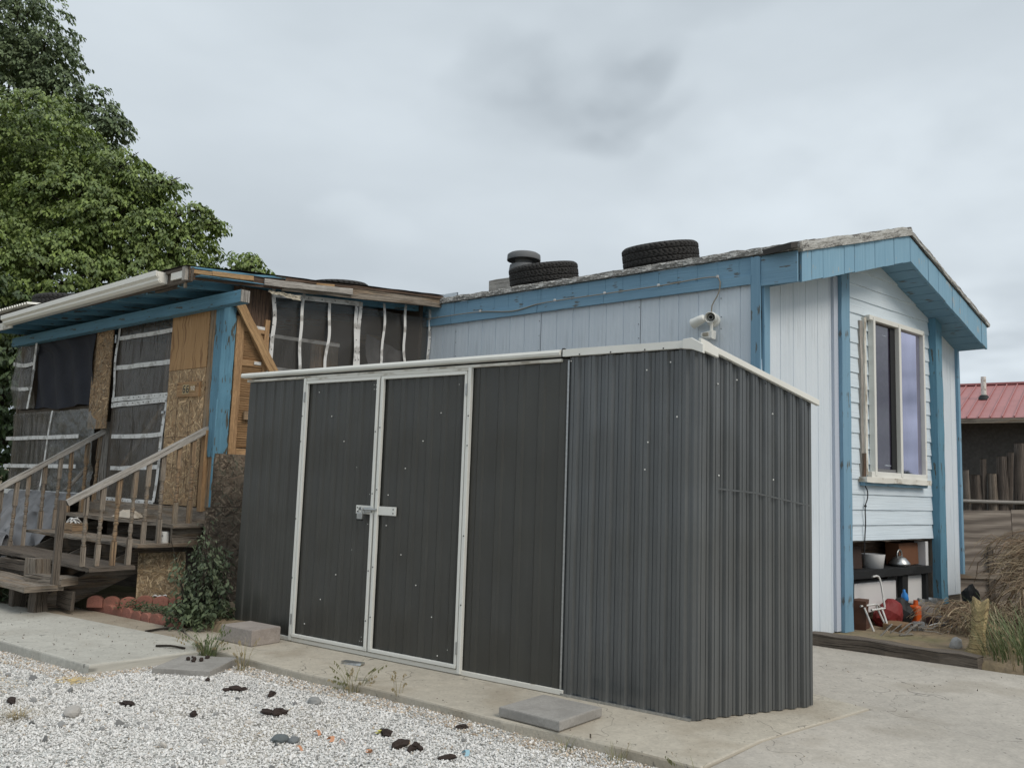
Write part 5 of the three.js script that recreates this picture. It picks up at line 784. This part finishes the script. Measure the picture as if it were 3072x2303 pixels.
tree('hedge_shrub', 'dark leafy hedge growing beside the far porch wall', 'trees behind the porch', [-8.2, 0, -12.9], [-8.1, 1.4, -12.9], [[-7.6, 2.3, -12.8, .75], [-7.7, 1.4, -12.6, .8], [-8.6, 1.8, -12.8, 1.2], [-7.6, .6, -12.3, .7], [-7.2, .3, -11.6, .4], [-7.5, 3.1, -13.2, .8], [-8.6, 3.4, -13.4, 1.1], [-7.0, 2.0, -12.9, .5]], { seed: 11, tr: .09, density: 300, per: 10, leaf: .1, spray: .17, c0: [.04, .07, .022], c1: [.09, .14, .04] });
// trees across the lane, out of frame, mirrored in the window
for (const [x, z, s] of [[41, -22, 3], [45, -19.5, 4], [39, -25.5, 8]]) tree('lane_tree', 'dark tree across the lane beyond the gable end', 'trees across the lane', [x, 0, z], [x, 1.8, z], [[x, 1.9, z, .9], [x + 1, 1.5, z + .6, .8], [x - .8, 1.4, z - .8, .9], [x, 2.6, z, .4]], { seed: s, tr: .16, density: 60, per: 8, leaf: .3, spray: .4, c0: [.05, .08, .03], c1: [.1, .15, .05], mat: M.leafMatte });
// shrub against the shed
{
  const q = mulberry(21), t = thing('shed_shrub', 'dense dark green shrub growing at the shed corner', 'shrub', frame(-2.5, -7.32, 0)), list = [];
  const gs = []; for (let i = 0; i < 34; i++) { const a = q() * 6.28, x = -2.48 + .2 * Math.cos(a) * q(), z = -7.35 + .12 * Math.sin(a), h = .3 + .6 * q() * (i < 20 ? 1 : .7), ex = x + (q() - .62) * .38, ez = z + (q() - .5) * .3; gs.push(limb([[x, 0, z], [mix(x, ex, .4), h * .55, mix(z, ez, .4)], [ex, h, ez]], .006, .0025, 6));
    for (let k = 0; k < 46; k++) { const f = .12 + .88 * q(), px = mix(x, ex, f * f) + (q() - .5) * .14, pz = mix(z, ez, f) + (q() - .5) * .14, c = mix3([.06, .085, .045], [.13, .165, .09], q()); list.push([px, h * f + (q() - .5) * .06, pz, .028 + .03 * q(), q() * 6.28, -.3 - .6 * q(), (q() - .5) * 1.4, ...c]); } }
  for (let k = 0; k < 650; k++) { const a = q() * 6.28, r = Math.sqrt(q()) * .26, c = mix3([.045, .07, .03], [.12, .16, .075], q()); list.push([-2.48 + r * Math.cos(a) * 1.1, .03 + .24 * q() * (1 - r), -7.22 + r * Math.sin(a) * .8, .035 + .035 * q(), q() * 6.28, -.2 - .5 * q(), (q() - .5), ...c]); }
  part(t, 'stems', mergeGeometries(gs), M.bark); place(leaves(scene, 'leaves', list, M.leafMatte), t, I4.clone());
}
{ const q = mulberry(22), t = thing('ground_weeds', 'low leafy weeds growing under the bottom stair', 'weeds', frame(-4.55, -8.25, 0)), list = []; for (let k = 0; k < 900; k++) { const c = mix3([.03, .06, .015], [.08, .13, .04], q()); list.push([-4.75 + (q() - .5) * .9, .02 + q() * .2, -8.35 + (q() - .5) * .5, .04 + .05 * q(), q() * 6.28, .3 - q() * .8, (q() - .5), ...c]); } place(leaves(scene, 'leaves', list, M.leafMatte), t, I4.clone()); }
{ const q = mulberry(23), t = thing('bed_weeds', 'small weeds between the two rows of red edging', 'weeds', frame(-3.0, -7.6, 0)), list = []; for (let k = 0; k < 420; k++) { const f = q(), c = mix3([.035, .06, .02], [.09, .13, .05], q()); list.push([mix(-3.35, -2.75, f) + (q() - .5) * .12, .07 + q() * .06, mix(-7.75, -7.42, f) + (q() - .5) * .16, .018 + .022 * q(), q() * 6.28, .4 - q() * .8, (q() - .5), ...c]); } place(leaves(scene, 'leaves', list, M.leafMatte), t, I4.clone()); }
// grass clumps and dry bushes made of thin blades
function blades(n, spread, hmin, hmax, lean, w, seed, heads = 0) {
  const q = mulberry(seed), pos = [], uv = [], idx = [];
  for (let i = 0; i < n; i++) {
    const a = q() * 6.283, r = Math.sqrt(q()) * spread, x = r * Math.cos(a), z = r * Math.sin(a), b = a + (q() - .5) * 1.6, h = mix(hmin, hmax, q()), L = lean * h * (.3 + q()), seg = 5, c = b + 1.57, o = pos.length / 3, droop = q() * .5;
    for (let k = 0; k <= seg; k++) { const f = k / seg, ww = w * (1 - f * .85), px = x + L * f * f * Math.cos(b), pz = z + L * f * f * Math.sin(b), py = h * (f - droop * f * f * f * .5); pos.push(px - ww * Math.cos(c), py, pz - ww * Math.sin(c), px + ww * Math.cos(c), py, pz + ww * Math.sin(c)); uv.push(0, f, 1, f); }
    for (let k = 0; k < seg; k++) idx.push(o + 2 * k, o + 2 * k + 1, o + 2 * k + 3, o + 2 * k, o + 2 * k + 3, o + 2 * k + 2);
    if (heads && q() < heads) for (let m = 0; m < 9; m++) { const e = pos.length / 3, f = .78 + .22 * m / 9, px = x + L * f * f * Math.cos(b), pz = z + L * f * f * Math.sin(b), py = h * (f - droop * f * f * f * .5), s = .012, d = q() * 6.28; pos.push(px, py, pz, px + s * Math.cos(d), py - s * .8, pz + s * Math.sin(d), px + s * .4 * Math.cos(d + .6), py - s * 1.6, pz + s * .5 * Math.sin(d)); uv.push(0, 0, 0, 0, 0, 0); idx.push(e, e + 1, e + 2); }
  }
  return geo(pos, uv, idx);
}
{
  const gr = phy({ color: new THREE.Color().setRGB(.12, .16, .06), roughness: .7, transmission: .2, thickness: 0, side: THREE.DoubleSide }), dry = phy({ color: new THREE.Color().setRGB(.34, .28, .16), roughness: .85, transmission: .2, thickness: 0, side: THREE.DoubleSide }), mid = phy({ color: new THREE.Color().setRGB(.2, .2, .09), roughness: .75, transmission: .2, thickness: 0, side: THREE.DoubleSide });
  const clump = (x0, z0, y, gs, lab) => { const x = x0 * .985, z = z0 * .985; const t = thing('grass_clump', lab, 'grass', frame(x, z, 0, y), 'grass clumps along the kerb'), W = WORLD.get(t); gs.forEach(([g, m, n]) => part(t, n, g, m, W)); };
  clump(-2.14, -6.42, -.06, [[blades(70, .07, .1, .26, .9, .0035, 31, .25), gr, 'blades'], [blades(18, .06, .12, .24, 1.1, .002, 32, .6), dry, 'dry_blades']], 'bushy green grass tuft at the corner of the walkway slab');
  clump(-1.774, -6.06, -.06, [[blades(16, .04, .1, .26, .4, .003, 33, .5), dry, 'dry_blades'], [blades(8, .04, .1, .2, .5, .003, 34), mid, 'blades']], 'dry upright grass between paver and kerb');
  clump(-.93, -5.58, -.07, [[blades(46, .06, .06, .22, .8, .003, 35, .4), mid, 'blades'], [blades(26, .07, .05, .2, .9, .002, 36, .4), dry, 'dry_blades']], 'thin grass tuft below the middle of the shed doors');
  clump(-.622, -5.37, -.07, [[blades(7, .02, .14, .24, .3, .003, 37, .7), dry, 'dry_blades']], 'few thin dry stalks growing at the kerb');
  clump(.327, -4.515, -.08, [[blades(24, .035, .03, .11, .6, .003, 38), mid, 'blades']], 'small green grass tuft at the kerb beside the shed paver');
  clump(.575, -4.38, -.08, [[blades(30, .05, .04, .13, .4, .003, 39), mid, 'blades'], [blades(10, .05, .06, .14, .3, .0025, 40), dry, 'dry_blades']], 'yellowing grass tuft at the kerb near the joint');
  clump(.88, -4.1, -.08, [[blades(26, .06, .05, .15, .7, .003, 41, .3), mid, 'blades']], 'green grass tuft at the corner of the kerb');
  { const t = thing('dead_grass', 'flattened tuft of dead roots on the gravel', 'grass', frame(-2.528, -4.678, 0, onGravel(-2.528, -4.678))); part(t, 'blades', blades(90, .05, .02, .06, 2.6, .0018, 42), dry, WORLD.get(t)); }
  // dry bush and green grass beside the gable
  const twigM = std({ color: new THREE.Color().setRGB(.24, .17, .11), roughness: .95 }), twigP = std({ color: new THREE.Color().setRGB(.42, .33, .22), roughness: .95 });
  const bush = (name, lab, x, z, n, R0, H, seed, mats) => { const q = mulberry(seed), t = thing(name, lab, 'bush', frame(x, z, 0)), W = WORLD.get(t); mats.forEach((m, mi) => { const gs = []; for (let i = 0; i < n; i++) { const a = q() * 6.28, e = .35 + q(), L = R0 * (.5 + .6 * q()); const p0 = [(q() - .5) * .25, 0, (q() - .5) * .25], p1 = [p0[0] + L * .45 * Math.cos(a), H * (.5 + .5 * q()), p0[2] + L * .45 * Math.sin(a)], p2 = [p0[0] + L * Math.cos(a), H * (.2 + .7 * q()), p0[2] + L * Math.sin(a)], p3 = [p2[0] + (q() - .2) * .2 * Math.cos(a), p2[1] - .25 * q(), p2[2] + .2 * Math.sin(a)]; const g = new THREE.TubeGeometry(new THREE.CatmullRomCurve3([p0, p1, p2, p3].map(v => new THREE.Vector3(...v))), 10, .0025 + .003 * q(), 3); gs.push(g); if (q() < .8) for (let k = 0; k < 4; k++) { const b = a + (q() - .5) * 2.4, f = .3 + .6 * q(), o = [mix(p1[0], p2[0], f), mix(p1[1], p2[1], f), mix(p1[2], p2[2], f)]; gs.push(new THREE.TubeGeometry(new THREE.CatmullRomCurve3([o, [o[0] + .1 * Math.cos(b), o[1] + (q() - .3) * .1, o[2] + .1 * Math.sin(b)], [o[0] + .22 * Math.cos(b), o[1] - .1 * q(), o[2] + .22 * Math.sin(b)]].map(v => new THREE.Vector3(...v))), 5, .002, 3)); } } part(t, mi ? 'pale_twigs' : 'dark_twigs', mergeGeometries(gs), m, W); }); return t; };
  bush('dry_bush', 'tangled dry brown bush beside the yellow stump', 4.95, -7.4, 200, .48, .7, 51, [twigM, twigP]);
  bush('dry_bush', 'drooping heap of pale dead stems against the plywood fence', 5.65, -8.5, 260, .75, 1.0, 53, [twigM, twigP]);
  bush('dry_bush', 'low dead brushwood behind the metal pail', 4.35, -7.9, 70, .35, .35, 55, [twigM, twigP]);
  const gt = thing('tall_grass', 'tall green and straw coloured grass at the end of the timber', 'grass', frame(4.15, -6.82, 0, -.02)), GW = WORLD.get(gt); part(gt, 'green_blades', blades(420, .42, .15, .55, .7, .005, 61), gr, GW); part(gt, 'dry_blades', blades(260, .45, .1, .5, .9, .003, 62, .2), dry, GW);
  const gt2 = thing('tall_grass', 'sparse grass growing along the foot of the pole fence', 'grass', frame(5.3, -7.2, 0, -.02)); part(gt2, 'green_blades', blades(300, .6, .15, .5, .7, .005, 63), gr, WORLD.get(gt2)); part(gt2, 'dry_blades', blades(260, .6, .1, .5, .9, .003, 64, .2), dry, WORLD.get(gt2));
}
renderer.render(scene, camera);
